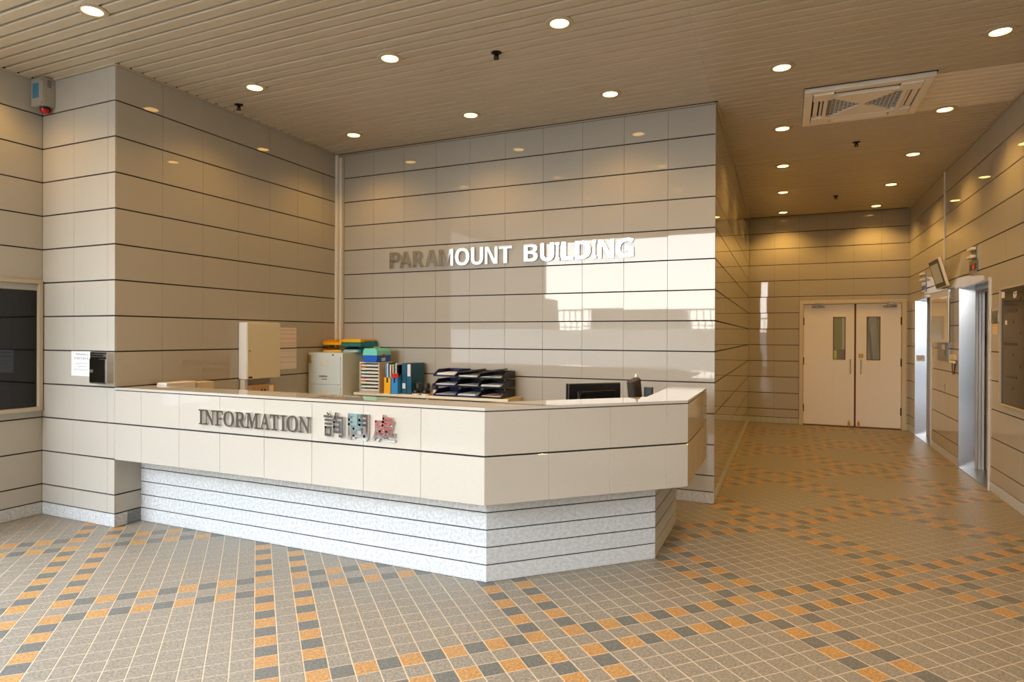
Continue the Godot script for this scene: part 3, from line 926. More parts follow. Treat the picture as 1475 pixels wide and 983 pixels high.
func ceiling_fittings() -> void:
	var words := ["dark sprinkler head in the lobby ceiling between two large downlights", "dark sprinkler head close to the shaded left wall's top", "dark sprinkler head behind the air conditioner in the corridor", "farthest sprinkler head, deep in the corridor ceiling"]
	var spots := [[-2.095, -4.606], [-4.874, -4.629], [0.753, -8.390], [0.746, -11.445]]
	for k in 4:
		var o := thing("sprinkler", words[k], "sprinkler", Vector3(spots[k][0], CH, spots[k][1]), Basis(), "ceiling sprinklers")
		part(o, "escutcheon", sh().lathe([Vector2(0.0, -0.010), Vector2(0.022, -0.010), Vector2(0.042, -0.002), Vector2(0.044, 0.003)]).done(), M["hinge metal"])
		var s := sh().rod(Vector3(0, -0.03, 0), Vector3(0, 0, 0), 0.016, 10)
		s.tube([Vector3(0.016, -0.02, 0), Vector3(0.018, -0.036, 0), Vector3(0.004, -0.047, 0)], 0.004, 6).tube([Vector3(-0.016, -0.02, 0), Vector3(-0.018, -0.036, 0), Vector3(-0.004, -0.047, 0)], 0.004, 6)
		part(o, "frame", s.done(), M["hinge metal"])
		part(o, "deflector", sh().lathe([Vector2(0, -0.050), Vector2(0.024, -0.049), Vector2(0.024, -0.047), Vector2(0, -0.046)]).done(), M["hinge metal"])
	# cassette air conditioner
	var ac := thing("air_conditioner", "square cream ceiling cassette air conditioner with dark triangular grilles", "air conditioner", Vector3(0.672, CH, -6.970))
	var p: Material = M["cassette plastic"]
	var h := 0.508
	# face frame left open over the outlets
	var s := sh()
	s.span(Vector3(-h, -0.022, -h), Vector3(h, 0.02, -0.435), 0.006).span(Vector3(-h, -0.022, 0.435), Vector3(h, 0.02, h), 0.006)
	s.span(Vector3(-h, -0.022, -0.435), Vector3(-0.435, 0.02, 0.435), 0.006).span(Vector3(0.435, -0.022, -0.435), Vector3(h, 0.02, 0.435), 0.006)
	part(ac, "face_frame", s.done(), p)
	s = sh()
	for cx in [-1, 1]:
		for cz in [-1, 1]:
			s.span(Vector3(cx * 0.26, -0.034, cz * 0.26), Vector3(cx * 0.43, 0.0, cz * 0.43), 0.006)
	s.span(Vector3(-0.335, -0.032, -0.335), Vector3(0.335, -0.004, -0.30), 0.004).span(Vector3(-0.335, -0.032, 0.30), Vector3(0.335, -0.004, 0.335), 0.004)
	s.span(Vector3(-0.335, -0.032, -0.30), Vector3(-0.30, -0.004, 0.30), 0.004).span(Vector3(0.30, -0.032, -0.30), Vector3(0.335, -0.004, 0.30), 0.004)
	part(ac, "corner_panel", s.done(), p)
	part(ac, "inner_tray", sh().span(Vector3(-0.45, 0.004, -0.45), Vector3(0.45, 0.02, 0.45)).done(), M["dark slot"])
	for k in 4:
		var turn := Basis(Vector3.UP, PI / 2 * k)
		part(ac, "louvre", sh().box(Vector3(0, -0.012, 0.400), Vector3(0.50, 0.006, 0.045), 0.002, Basis(Vector3.RIGHT, 0.35)).done(), p, Vector3.ZERO, turn)
		part(ac, "louvre", sh().box(Vector3(0, -0.012, 0.355), Vector3(0.50, 0.006, 0.022), 0.002, Basis(Vector3.RIGHT, 0.2)).done(), p, Vector3.ZERO, turn)
	for k in [-1, 1]:
		part(ac, "grille_panel", sh().prism(PackedVector2Array([Vector2(-0.30, -0.30 * k), Vector2(0.30, -0.30 * k), Vector2(0.022, -0.02 * k), Vector2(-0.022, -0.02 * k)]), 0.016, Transform3D(Basis(Vector3(1, 0, 0), Vector3(0, 0, 1), Vector3(0, -1, 0)), Vector3(0, -0.008, 0))).done(), p)
		var g := sh()
		for q in range(1, 8):
			var x := 0.30 - 0.036 * q
			g.span(Vector3(k * x - 0.002, -0.010, -x), Vector3(k * x + 0.002, -0.006, x))
		for q in range(-6, 7):
			var z := q * 0.042
			g.span(Vector3(k * (absf(z) + 0.002), -0.012, z - 0.0025), Vector3(k * 0.30, -0.007, z + 0.0025))
		part(ac, "intake_grille", g.done(), M["cassette plastic"])
	part(ac, "centre_cap", sh().box(Vector3(0, -0.018, 0), Vector3(0.05, 0.014, 0.05), 0.003).done(), p)

func tray(called: String, label: String, m: Material, at: Vector3, w: float, d: float, h: float, front_low: float, legs: float, group: String) -> Node3D:
	var o := thing(called, label, "letter tray", at, Basis(), group)
	part(o, "bottom", sh().span(Vector3(0.002, 0, -d), Vector3(w - 0.002, 0.004, 0), 0.001).done(), m)
	var side := PackedVector2Array([Vector2(0, 0), Vector2(d, 0), Vector2(d, h), Vector2(d * 0.30, h), Vector2(0.01, front_low), Vector2(0, front_low)])
	for x in [0.0, w - 0.004]:
		part(o, "side", sh().prism(side, 0.004, Transform3D(Basis(Vector3(0, 0, -1), Vector3(0, 1, 0), Vector3(1, 0, 0)), Vector3(x, 0, 0))).done(), m)
	part(o, "back", sh().span(Vector3(0, 0, -d), Vector3(w, h, -d + 0.004), 0.001).done(), m)
	part(o, "front_lip", sh().span(Vector3(0, 0, -0.004), Vector3(w, front_low * 0.8, 0), 0.001).done(), m)
	if legs > 0.0:
		var s := sh()
		for x in [0.008, w - 0.008]:
			for z in [-0.10, -d + 0.012]:
				s.rod(Vector3(x, -legs, z), Vector3(x, 0.002, z), 0.004, 6)
		part(o, "riser", s.done(), M["clear pane"] if legs < 0.02 else M["dull steel"])
	return o

func papers(label: String, at: Vector3, w: float, d: float, n: int, m: Material, group: String) -> void:
	var s := sh()
	for k in n:
		s.box(Vector3(rng.randf_range(-0.008, 0.008), 0.0035 * k + 0.002, rng.randf_range(-0.01, 0.01)), Vector3(w, 0.003, d), 0.0, Basis(Vector3.UP, rng.randf_range(-0.08, 0.08)))
	single("paper_stack", s.done(), m, label, "papers", at, Basis(), group)

func behind_counter() -> void:
	# trunking in the corner
	for k in 2:
		var o := thing("cable_trunking", ["left strip of white trunking in the corner, on the shaded wall", "right strip of white trunking in the corner, on the name wall"][k], "trunking", Vector3(XL, 1.30, ZW), Basis(), "corner trunking")
		var a: Vector3 = [Vector3(0.0, 0, 0.045), Vector3(0.022, 0, 0.0)][k]
		var b: Vector3 = [Vector3(0.032, CH - 1.32, 0.085), Vector3(0.062, CH - 1.34, 0.036)][k]
		part(o, "channel", sh().span(a, b, 0.003).done(), M["white plastic"])
		if k == 1:
			part(o, "side_strip", sh().span(Vector3(0.063, 0, 0), Vector3(0.082, CH - 1.34, 0.016), 0.002).done(), M["trim paint"])
	# white key cabinet on the left wall
	var kc := thing("key_cabinet", "white metal wall cabinet with a locked door above the counter's left part", "cabinet", Vector3(XL, 1.162, -4.835))
	part(kc, "body", sh().span(Vector3(0, 0, -0.463), Vector3(0.106, 0.583, 0), 0.003).done(), M["white enamel"])
	var kd := part(kc, "door", sh().span(Vector3(0.107, 0.004, -0.461), Vector3(0.121, 0.579, -0.002), 0.003).done(), M["cream enamel"])
	part(kd, "lock", sh().rod(Vector3(0.12, 0.292, -0.026), Vector3(0.128, 0.292, -0.026), 0.009, 12).done(), M["dull steel"])
	part(kd, "nameplate", sh().span(Vector3(0.1205, 0.012, -0.065), Vector3(0.123, 0.028, -0.012)).done(), M["black plastic"])
	single("cable_duct", sh().span(Vector3(XL + 0.012, 0.76, -4.885), Vector3(XL + 0.075, 1.159, -4.842), 0.003).done(), M["white plastic"], "short white duct running down below the key cabinet", "duct")
	for k in 2:
		single("roster_sheet", sheet(0.275, [0.225, 0.222][k]), table_print(200, 170, [20, 55, 92, 130, 150], 9, Color(0.45, 0.38, 0.36), Color(0.93, 0.86, 0.82)) if k == 0 else table_print(200, 170, [14, 66, 110], 9, Color(0.5, 0.46, 0.46), Color(0.92, 0.88, 0.85)),
			["upper ruled roster sheet taped behind the key cabinet", "lower ruled roster sheet taped behind the key cabinet"][k], "notice", Vector3(XL, [1.588, 1.346][k], -5.540) + Vector3(0.0015, 0, 0), facing(Vector3(1, 0, 0)), "roster sheets")
	var wb := thing("socket_box", "brown wooden socket box on the wall below the key cabinet", "socket box", Vector3(XL, 0.86, -4.888))
	part(wb, "body", sh().span(Vector3(0, 0, -0.36), Vector3(0.123, 0.235, 0), 0.004).done(), M["pine box"])
	for z in [-0.14, -0.185]:
		part(wb, "socket_hole", sh().rod(Vector3(0.118, 0.18, z), Vector3(0.1245, 0.18, z), 0.012, 10).done(), M["black plastic"])
	part(wb, "paper_label", sh().span(Vector3(0.123, 0.155, -0.305), Vector3(0.1245, 0.222, -0.245)).done(), M["paper"])
	# side desk with two boxes
	var desk := thing("side_desk", "low desk along the shaded wall, hidden behind the counter", "desk", Vector3(XL + 0.015, 0, -3.84))
	part(desk, "desk_top", sh().span(Vector3(0, 0.71, -1.5), Vector3(0.62, 0.74, 0), 0.004).done(), M["beige laminate"])
	for z in [-0.04, -1.46]:
		part(desk, "leg_panel", sh().span(Vector3(0.02, 0, z - 0.015), Vector3(0.6, 0.71, z + 0.015), 0.003).done(), M["beige laminate"])
	single("white_box", sh().span(Vector3(-5.03, 0.74, -4.165), Vector3(-4.90, 1.192, -3.86), 0.006).done(), M["white plastic"], "white box whose top peeps over the counter near the pillar", "box")
	single("cream_box", sh().span(Vector3(-5.03, 0.74, -4.365), Vector3(-4.90, 1.180, -4.175), 0.006).done(), M["cream plastic"], "cream box beside the white one, peeping over the counter", "box")
	# filing cabinet
	var fc := thing("filing_cabinet", "pale grey steel filing cabinet in the corner below the trunking", "filing cabinet", Vector3(-5.067, 0, -5.86))
	part(fc, "body", sh().span(Vector3(0, 0.02, -0.50), Vector3(0.494, 1.414, 0), 0.004).done(), M["light grey enamel"])
	for k in 4:
		var y1 := 1.372 - 0.342 * k
		var y0 := y1 - 0.322
		var dr := part(fc, "drawer", sh().span(Vector3(0.022, y0, 0), Vector3(0.472, y1, 0.012), 0.003).done(), M["light grey enamel"])
		part(dr, "label_holder", sh().span(Vector3(0.195, y1 - 0.105, 0.012), Vector3(0.305, y1 - 0.05, 0.016), 0.002).done(), M["cream enamel"])
		part(dr, "handle", sh().rod(Vector3(0.19, y1 - 0.226, 0.03), Vector3(0.305, y1 - 0.226, 0.03), 0.008, 10).span(Vector3(0.215, y1 - 0.236, 0.012), Vector3(0.28, y1 - 0.216, 0.03), 0.003).span(Vector3(0.21, y1 - 0.268, 0.012), Vector3(0.285, y1 - 0.258, 0.018), 0.002).done(), M["mirror steel"])
	part(fc, "lock", sh().rod(Vector3(0.363, 1.391, 0), Vector3(0.363, 1.391, 0.008), 0.011, 12).done(), M["dull steel"])
	single("key_bunch", sh().rod(Vector3(-5.024, 1.375, -5.8455), Vector3(-5.024, 1.375, -5.825), 0.012, 10).bar(Vector3(-5.022, 1.37, -5.834), Vector3(-5.012, 1.29, -5.834), 0.026, 0.006).bar(Vector3(-5.028, 1.36, -5.832), Vector3(-5.022, 1.30, -5.832), 0.018, 0.005).done(), M["brass"], "bunch of keys hanging on the filing cabinet's front", "keys")
	# letter trays on the cabinet
	var gt := "letter trays on the filing cabinet"
	tray("letter_tray", "lower yellow plastic letter tray on the filing cabinet", M["yellow plastic"], Vector3(-5.045, 1.414, -6.09), 0.276, 0.318, 0.055, 0.036, 0.0, gt)
	tray("letter_tray", "upper yellow plastic letter tray above the other yellow tray", M["yellow plastic"], Vector3(-5.045, 1.500, -6.09), 0.276, 0.318, 0.062, 0.04, 0.031, gt)
	tray("letter_tray", "lower teal plastic letter tray beside the yellow trays", M["teal plastic"], Vector3(-4.767, 1.414, -6.09), 0.276, 0.318, 0.060, 0.036, 0.0, gt)
	tray("letter_tray", "upper teal plastic letter tray holding green and yellow folders", M["teal plastic"], Vector3(-4.767, 1.488, -6.09), 0.276, 0.318, 0.062, 0.03, 0.014, gt)
	papers("loose white papers in the lower yellow letter tray", Vector3(-4.907, 1.419, -6.24), 0.22, 0.29, 6, M["paper"], "papers in the coloured trays")
	papers("loose white papers in the lower teal letter tray", Vector3(-4.629, 1.419, -6.24), 0.22, 0.29, 8, M["paper"], "papers in the coloured trays")
	single("folder", sh().span(Vector3(-4.757, 1.493, -6.39), Vector3(-4.503, 1.535, -6.10), 0.003).done(), M["green card"], "green folder lying in the upper teal letter tray", "folder")
	single("folder", sh().span(Vector3(-4.757, 1.536, -6.39), Vector3(-4.503, 1.572, -6.10), 0.003).done(), M["yellow plastic"], "yellow folder lying on the green folder", "folder")
	# shelf against the back wall
	var sf := thing("shelf_unit", "beige low shelf unit with pale edge against the name wall", "shelf", Vector3(-4.548, 0, -6.03))
	part(sf, "shelf_top", sh().span(Vector3(0, 0.930, -0.395), Vector3(1.95, 0.958, -0.012), 0.002).done(), M["beige laminate"])
	for q in [[0.0, 0.969], [0.971, 1.95]]:
		part(sf, "front_edge", sh().span(Vector3(q[0], 0.928, -0.012), Vector3(q[1], 0.958, 0), 0.002).done(), M["pale laminate edge"])
	for x in [0.0, 0.96, 1.92]:
		part(sf, "upright", sh().span(Vector3(x, 0, -0.39), Vector3(x + 0.03, 0.93, -0.02), 0.002).done(), M["beige laminate"])
	# drawer organiser
	var og := thing("drawer_organiser", "cream desktop organiser of eight slim colour-tabbed drawers", "drawer unit", Vector3(-4.455, 0.958, -6.02))
	var ob := sh()
	ob.span(Vector3(0, 0, -0.28), Vector3(0.014, 0.352, 0), 0.002).span(Vector3(0.258, 0, -0.28), Vector3(0.272, 0.352, 0), 0.002)
	ob.span(Vector3(0.014, 0.338, -0.28), Vector3(0.258, 0.352, 0), 0.002).span(Vector3(0.014, 0, -0.28), Vector3(0.258, 0.018, 0), 0.002).span(Vector3(0.014, 0.018, -0.28), Vector3(0.258, 0.338, -0.27))
	part(og, "body", ob.done(), M["cream plastic"])
	part(og, "inner_back", sh().span(Vector3(0.014, 0.018, -0.27), Vector3(0.258, 0.338, -0.10)).done(), M["black plastic"])
	var tabs := ["red plastic", "yellow plastic", "green card", "sky blue plastic", "red plastic", "yellow plastic", "green card", "sky blue plastic"]
	for k in 8:
		var y := 0.302 - 0.040 * k
		var dr := part(og, "drawer", sh().span(Vector3(0.018, y, -0.1), Vector3(0.254, y + 0.022, -0.004), 0.002).done(), M["white plastic"])
		part(dr, "colour_tab", sh().span(Vector3(0.018, y + 0.022, -0.03), Vector3(0.072, y + 0.032, -0.003), 0.001).done(), M[tabs[k]])
	# toolbox on the organiser
	var tb := thing("toolbox", "mint and blue plastic toolbox standing on the drawer organiser", "toolbox", Vector3(-4.384, 1.312, -5.985))
	part(tb, "body", sh().prism(PackedVector2Array([Vector2(0.008, 0), Vector2(0.188, 0), Vector2(0.196, 0.075), Vector2(0, 0.075)]), 0.275, Transform3D(Basis(), Vector3(0, 0, -0.275))).done(), M["toolbox blue"])
	var lid := part(tb, "lid", sh().prism(PackedVector2Array([Vector2(0, 0.077), Vector2(0.196, 0.077), Vector2(0.192, 0.125), Vector2(0.172, 0.156), Vector2(0.024, 0.156), Vector2(0.004, 0.125)]), 0.275, Transform3D(Basis(), Vector3(0, 0, -0.275))).done(), M["toolbox mint"])
	part(lid, "handle", sh().tube([Vector3(0.098, 0.156, -0.20), Vector3(0.098, 0.166, -0.19), Vector3(0.098, 0.166, -0.085), Vector3(0.098, 0.156, -0.075)], 0.007, 8).done(), M["toolbox mint"])
	part(tb, "latch", sh().span(Vector3(0.194, 0.060, -0.145), Vector3(0.206, 0.096, -0.115), 0.004).done(), M["red plastic"])
	part(tb, "print_label", sh().bar(Vector3(0.1915, 0.012, -0.13), Vector3(0.1955, 0.048, -0.13), 0.075, 0.002, Vector3(1, -0.1, 0)).done(), M["paper"])
	# magazine files and binders
	for k in 2:
		var mf := thing("magazine_file", ["yellow open magazine file on the shelf", "sky blue open magazine file right of the yellow one"][k], "magazine file", Vector3([-4.129, -4.034][k], 0.958, -6.035))
		var m: Material = M[["yellow plastic", "sky blue plastic"][k]]
		var side := PackedVector2Array([Vector2(0, 0), Vector2(0.235, 0), Vector2(0.235, 0.27), Vector2(0.17, 0.27), Vector2(0, 0.180)])
		for x in [0.0, 0.086]:
			part(mf, "side", sh().prism(side, 0.003, Transform3D(Basis(Vector3(0, 0, -1), Vector3(0, 1, 0), Vector3(1, 0, 0)), Vector3(x, 0, 0))).done(), m)
		part(mf, "front", sh().span(Vector3(0, 0, -0.003), Vector3(0.089, 0.18, 0), 0.001).done(), m)
		part(mf, "back", sh().span(Vector3(0, 0, -0.235), Vector3(0.089, 0.27, -0.232), 0.001).done(), m)
		part(mf, "pull_slot", sh().span(Vector3(0.035, 0.125, 0), Vector3(0.055, 0.18, 0.002)).done(), M["black plastic"])
		for q in 4:
			single("document_folder", sh().span(Vector3(-4.129 + 0.095 * k + 0.010 + 0.019 * q, 0.962, -6.255), Vector3(-4.129 + 0.095 * k + 0.024 + 0.019 * q, 1.285 + 0.012 * ((q * 7) % 3), -6.05), 0.002).done(), M[[["sky blue plastic", "paper", "binder teal", "paper"], ["pink paper", "green card", "paper", "black plastic"]][k][q]], "%s document folder standing in the %s magazine file" % [[["blue", "left white", "teal", "right white"], ["pink", "green", "white", "black"]][k][q], ["yellow", "blue"][k]], "folder", Vector3.ZERO, Basis(), "folders in the %s magazine file" % ["yellow", "blue"][k])
	single("red_card_holder", sh().box(Vector3(-3.965, 1.165, -6.015), Vector3(0.085, 0.05, 0.016), 0.003, Basis(Vector3.FORWARD, -0.12)).done(), M["red plastic"], "small red card holder clipped to the blue magazine file's top", "card holder")
	for k in 2:
		var bd := thing("ring_binder", ["dark teal ring binder behind the blue magazine file", "dark teal ring binder with pale spine label, rightmost on the shelf"][k], "binder", Vector3([-3.935, -3.870][k], 0.958, -6.10), Basis(), "ring binders")
		part(bd, "cover", sh().span(Vector3(0, 0, -0.29), Vector3(0.062, 0.345, 0), 0.003).done(), M["binder teal"])
		part(bd, "spine_label", sh().span(Vector3(0.012, 0.20 if k == 1 else 0.06, 0), Vector3(0.05, 0.335 if k == 1 else 0.12, 0.0015)).done(), M["paper"])
	# stamps
	var names := ["tall rubber stamp nearest the ring binders", "squat black stamp dome before the first tall stamp", "second tall rubber stamp on the shelf", "squat black stamp dome before the second tall stamp", "third tall rubber stamp beside the mesh trays"]
	var where := [[-3.775, -6.20], [-3.735, -6.09], [-3.665, -6.20], [-3.615, -6.09], [-3.555, -6.20]]
	for k in 5:
		var o := thing("rubber_stamp", names[k], "stamp", Vector3(where[k][0], 0.958, where[k][1]), Basis(), "rubber stamps")
		if k % 2 == 0:
			part(o, "base", sh().lathe([Vector2(0.0, 0), Vector2(0.034, 0), Vector2(0.036, 0.025), Vector2(0.026, 0.03), Vector2(0.02, 0.055), Vector2(0.0, 0.056)]).done(), M["white plastic"])
			part(o, "head", sh().lathe([Vector2(0.0, 0.055), Vector2(0.03, 0.056), Vector2(0.037, 0.07), Vector2(0.037, 0.112), Vector2(0.03, 0.124), Vector2(0.0, 0.127)]).done(), M["grey plastic"])
		else:
			part(o, "base", sh().lathe([Vector2(0.0, 0), Vector2(0.046, 0), Vector2(0.048, 0.012), Vector2(0.046, 0.02), Vector2(0.0, 0.021)]).done(), M["white plastic"])
			part(o, "head", sh().lathe([Vector2(0.050, 0.018), Vector2(0.054, 0.03), Vector2(0.05, 0.048), Vector2(0.034, 0.063), Vector2(0.0, 0.068)]).done(), M["black plastic"])
	# nine mesh trays
	var col := ["left", "middle", "right"]
	var tier := ["bottom", "middle", "top"]
	for cx in 3:
		for ty in 3:
			var at := Vector3(-3.486 + 0.2725 * cx, 0.960 + 0.107 * ty - (0.012 if cx > 0 and ty == 2 else 0.0), -6.035)
			tray("mesh_tray", "%s tray of the %s column of wire mesh letter trays" % [tier[ty], col[cx]], M["navy mesh"] if cx == 0 or (cx == 1 and ty == 0) else M["black mesh"], at, 0.270, 0.365, 0.074, 0.022, (0.021 if cx > 0 and ty == 2 else 0.033) if ty > 0 else 0.0, "wire mesh letter trays")
			papers("papers lying in the %s tray of the %s mesh column" % [tier[ty], col[cx]], at + Vector3(0.135, 0.005, -0.17), 0.215, 0.30, 5 + (cx * 3 + ty * 2) % 5, M["pink paper"] if cx == 2 and ty == 0 else M["paper"], "papers in the mesh trays")
	for q in [[-3.19, 1.236, 0.13, "left"], [-2.93, 1.240, 0.17, "right"]]:
		single("black_folder", sh().box(Vector3(q[0] + 0.10, q[1], -6.18), Vector3(0.22, 0.016, 0.28), 0.003, Basis(Vector3.BACK, q[2])).done(), M["black plastic"], "black folder leaning in the top mesh trays, the %s one" % q[3], "folder")
	# monitor on its desk behind the slanted counter side
	var turn := facing(Vector3(1, 0, 1))
	var md := thing("corner_desk", "low desk behind the slanted counter side, under the monitor", "desk", Vector3(-1.42, 0, -5.12), turn)
	part(md, "desk_top", sh().span(Vector3(-0.65, 0.71, -0.30), Vector3(0.40, 0.74, 0.24), 0.004).done(), M["beige laminate"])
	for x in [-0.6, 0.34]:
		part(md, "leg_panel", sh().span(Vector3(x - 0.015, 0, -0.28), Vector3(x + 0.015, 0.71, 0.20), 0.003).done(), M["beige laminate"])
	var mo := thing("monitor", "black flat computer monitor seen from behind over the counter", "monitor", Vector3(-1.420, 0.74, -5.12), turn)
	part(mo, "shell", sh().span(Vector3(-0.246, 0.13, -0.05), Vector3(0.246, 0.487, 0.0), 0.006).done(), M["black plastic"])
	var bulge := part(mo, "rear_bulge", sh().span(Vector3(-0.165, 0.16, 0.0), Vector3(0.19, 0.425, 0.012), 0.010).done(), M["black plastic"])
	part(bulge, "rim", sh().tube([Vector3(-0.15, 0.17, 0.016), Vector3(-0.15, 0.395, 0.016), Vector3(-0.125, 0.415, 0.016), Vector3(0.17, 0.422, 0.016)], 0.009, 8).done(), M["black plastic"])
	part(mo, "stand", sh().span(Vector3(-0.05, 0.01, -0.03), Vector3(0.05, 0.2, 0.03), 0.008).done(), M["black plastic"])
	part(mo, "foot", sh().lathe([Vector2(0, 0), Vector2(0.13, 0), Vector2(0.125, 0.012), Vector2(0, 0.02)]).done(), M["black plastic"])
	var vd := thing("display_terminal", "grey brown tilted display terminal at the monitor's right edge", "terminal", Vector3(-1.155, 0.74, -5.41), turn * Basis(Vector3.UP, 0.5))
	part(vd, "screen_body", sh().box(Vector3(0, 0.41, 0), Vector3(0.14, 0.21, 0.07), 0.012, Basis(Vector3.BACK, 0.2)).done(), M["grey plastic"])
	part(vd, "stand", sh().span(Vector3(-0.03, 0, -0.03), Vector3(0.03, 0.32, 0.03), 0.005).done(), M["grey plastic"])
	part(vd, "clip", sh().box(Vector3(0.03, 0.54, 0.0), Vector3(0.03, 0.03, 0.02), 0.004).done(), M["white plastic"])
	single("speaker_box", sh().span(Vector3(-1.10, 0.74, -5.59), Vector3(-1.03, 1.178, -5.52), 0.004).done(), M["black plastic"], "small black upright box right of the tilted terminal", "box")

func left_side() -> void:
	# siren box in the ceiling corner
	var s := thing("alarm_box", "grey alarm siren box with blue sticker in the ceiling corner above the pillar", "alarm box", Vector3(-6.055, 3.615, ZP))
	part(s, "body", sh().span(Vector3(0, 0, 0), Vector3(0.174, 0.245, 0.094), 0.004).done(), M["grey enamel box"])
	var dr := part(s, "door", sh().span(Vector3(0.002, 0.004, 0.094), Vector3(0.172, 0.243, 0.106), 0.003).done(), M["grey enamel box"])
	part(dr, "blue_sticker", sheet(0.085, 0.13), glyph_print(64, 96, [[10, 7, 8, 56], [24, 6, 8, 50], [40, 6, 8, 56], [56, 6, 8, 44]], Color(0.15, 0.33, 0.45), Color(0.26, 0.52, 0.66)), Vector3(0.075, 0.135, 0.1065))
	for y in [0.02, 0.22]:
		part(dr, "corner_screw", sh().rod(Vector3(0.158, y, 0.105), Vector3(0.158, y, 0.111), 0.008, 8).done(), M["dull steel"])
	for k in 4:
		part(s, "louvre_slot", sh().span(Vector3(0.1735, 0.165 + 0.017 * k, 0.034), Vector3(0.175, 0.172 + 0.017 * k, 0.068)).done(), M["dark slot"])
	part(s, "beacon_base", sh().lathe([Vector2(0, -0.022), Vector2(0.040, -0.022), Vector2(0.042, 0.0), Vector2(0, 0.0)], Vector3(0.11, 0, 0.05)).done(), M["black plastic"])
	part(s, "beacon_lens", sh().lathe([Vector2(0, -0.055), Vector2(0.025, -0.053), Vector2(0.036, -0.04), Vector2(0.038, -0.022), Vector2(0, -0.022)], Vector3(0.11, 0, 0.05)).done(), M["red lens"])
	# notice and letter box on the pillar
	single("paper_notice", sheet(0.255, 0.213), glyph_print(255, 213, [[18, 18, 60, 240], [52, 22, 40, 250], [100, 12, 60, 230], [126, 12, 90, 220], [152, 12, 40, 235]], Color(0.42, 0.42, 0.46)), "white printed notice taped to the pillar, partly behind the letter box", "notice", Vector3(-5.52, 1.3625, ZP + 0.0015), facing(Vector3(0, 0, 1)))
	var lb := thing("letter_box", "polished steel letter box with dark front on the bright pillar", "letter box", Vector3(-5.308, 1.203, ZP))
	part(lb, "body", sh().span(Vector3(0, 0, 0), Vector3(0.215, 0.262, 0.062), 0.003).done(), M["mirror steel"])
	var df := part(lb, "door", sh().span(Vector3(0.004, 0.008, 0.062), Vector3(0.211, 0.208, 0.070), 0.003).done(), M["mirror steel"])
	part(df, "lock_knob", sh().rod(Vector3(0.032, 0.105, 0.07), Vector3(0.032, 0.105, 0.078), 0.013, 14).done(), M["dull steel"])
	part(lb, "flap", sh().span(Vector3(0.012, 0.222, 0.062), Vector3(0.203, 0.250, 0.066), 0.002).done(), M["dull steel"])
	part(lb, "slot", sh().span(Vector3(0.018, 0.228, 0.066), Vector3(0.175, 0.243, 0.0672)).done(), M["black plastic"])
	# dark window left of the pillar
	var w := Node3D.new()
	w.name = "window_1"
	add_child(w)
	w.position = Vector3(XA, 0, 0)
	tag(w, "dark glass window in a pale tiled frame at the far left", "window", "", "structure")
	var f := sh()
	f.span(Vector3(-0.06, 0.935, -3.505), Vector3(0.03, 2.095, -3.470), 0.003)
	f.span(Vector3(-0.06, 2.060, -3.470), Vector3(0.03, 2.095, -2.40), 0.003)
	f.span(Vector3(-0.06, 0.935, -3.470), Vector3(0.05, 0.968, -2.40), 0.003)
	part(w, "frame", f.done(), M["trim paint"])
	part(w, "header_strip", sh().span(Vector3(-0.05, 2.002, -3.470), Vector3(-0.008, 2.060, -2.40), 0.002).done(), M["polished wall tile"])
	part(w, "pane", sh().span(Vector3(-0.05, 0.968, -3.470), Vector3(-0.004, 2.002, -2.40)).done(), M["black gloss"])

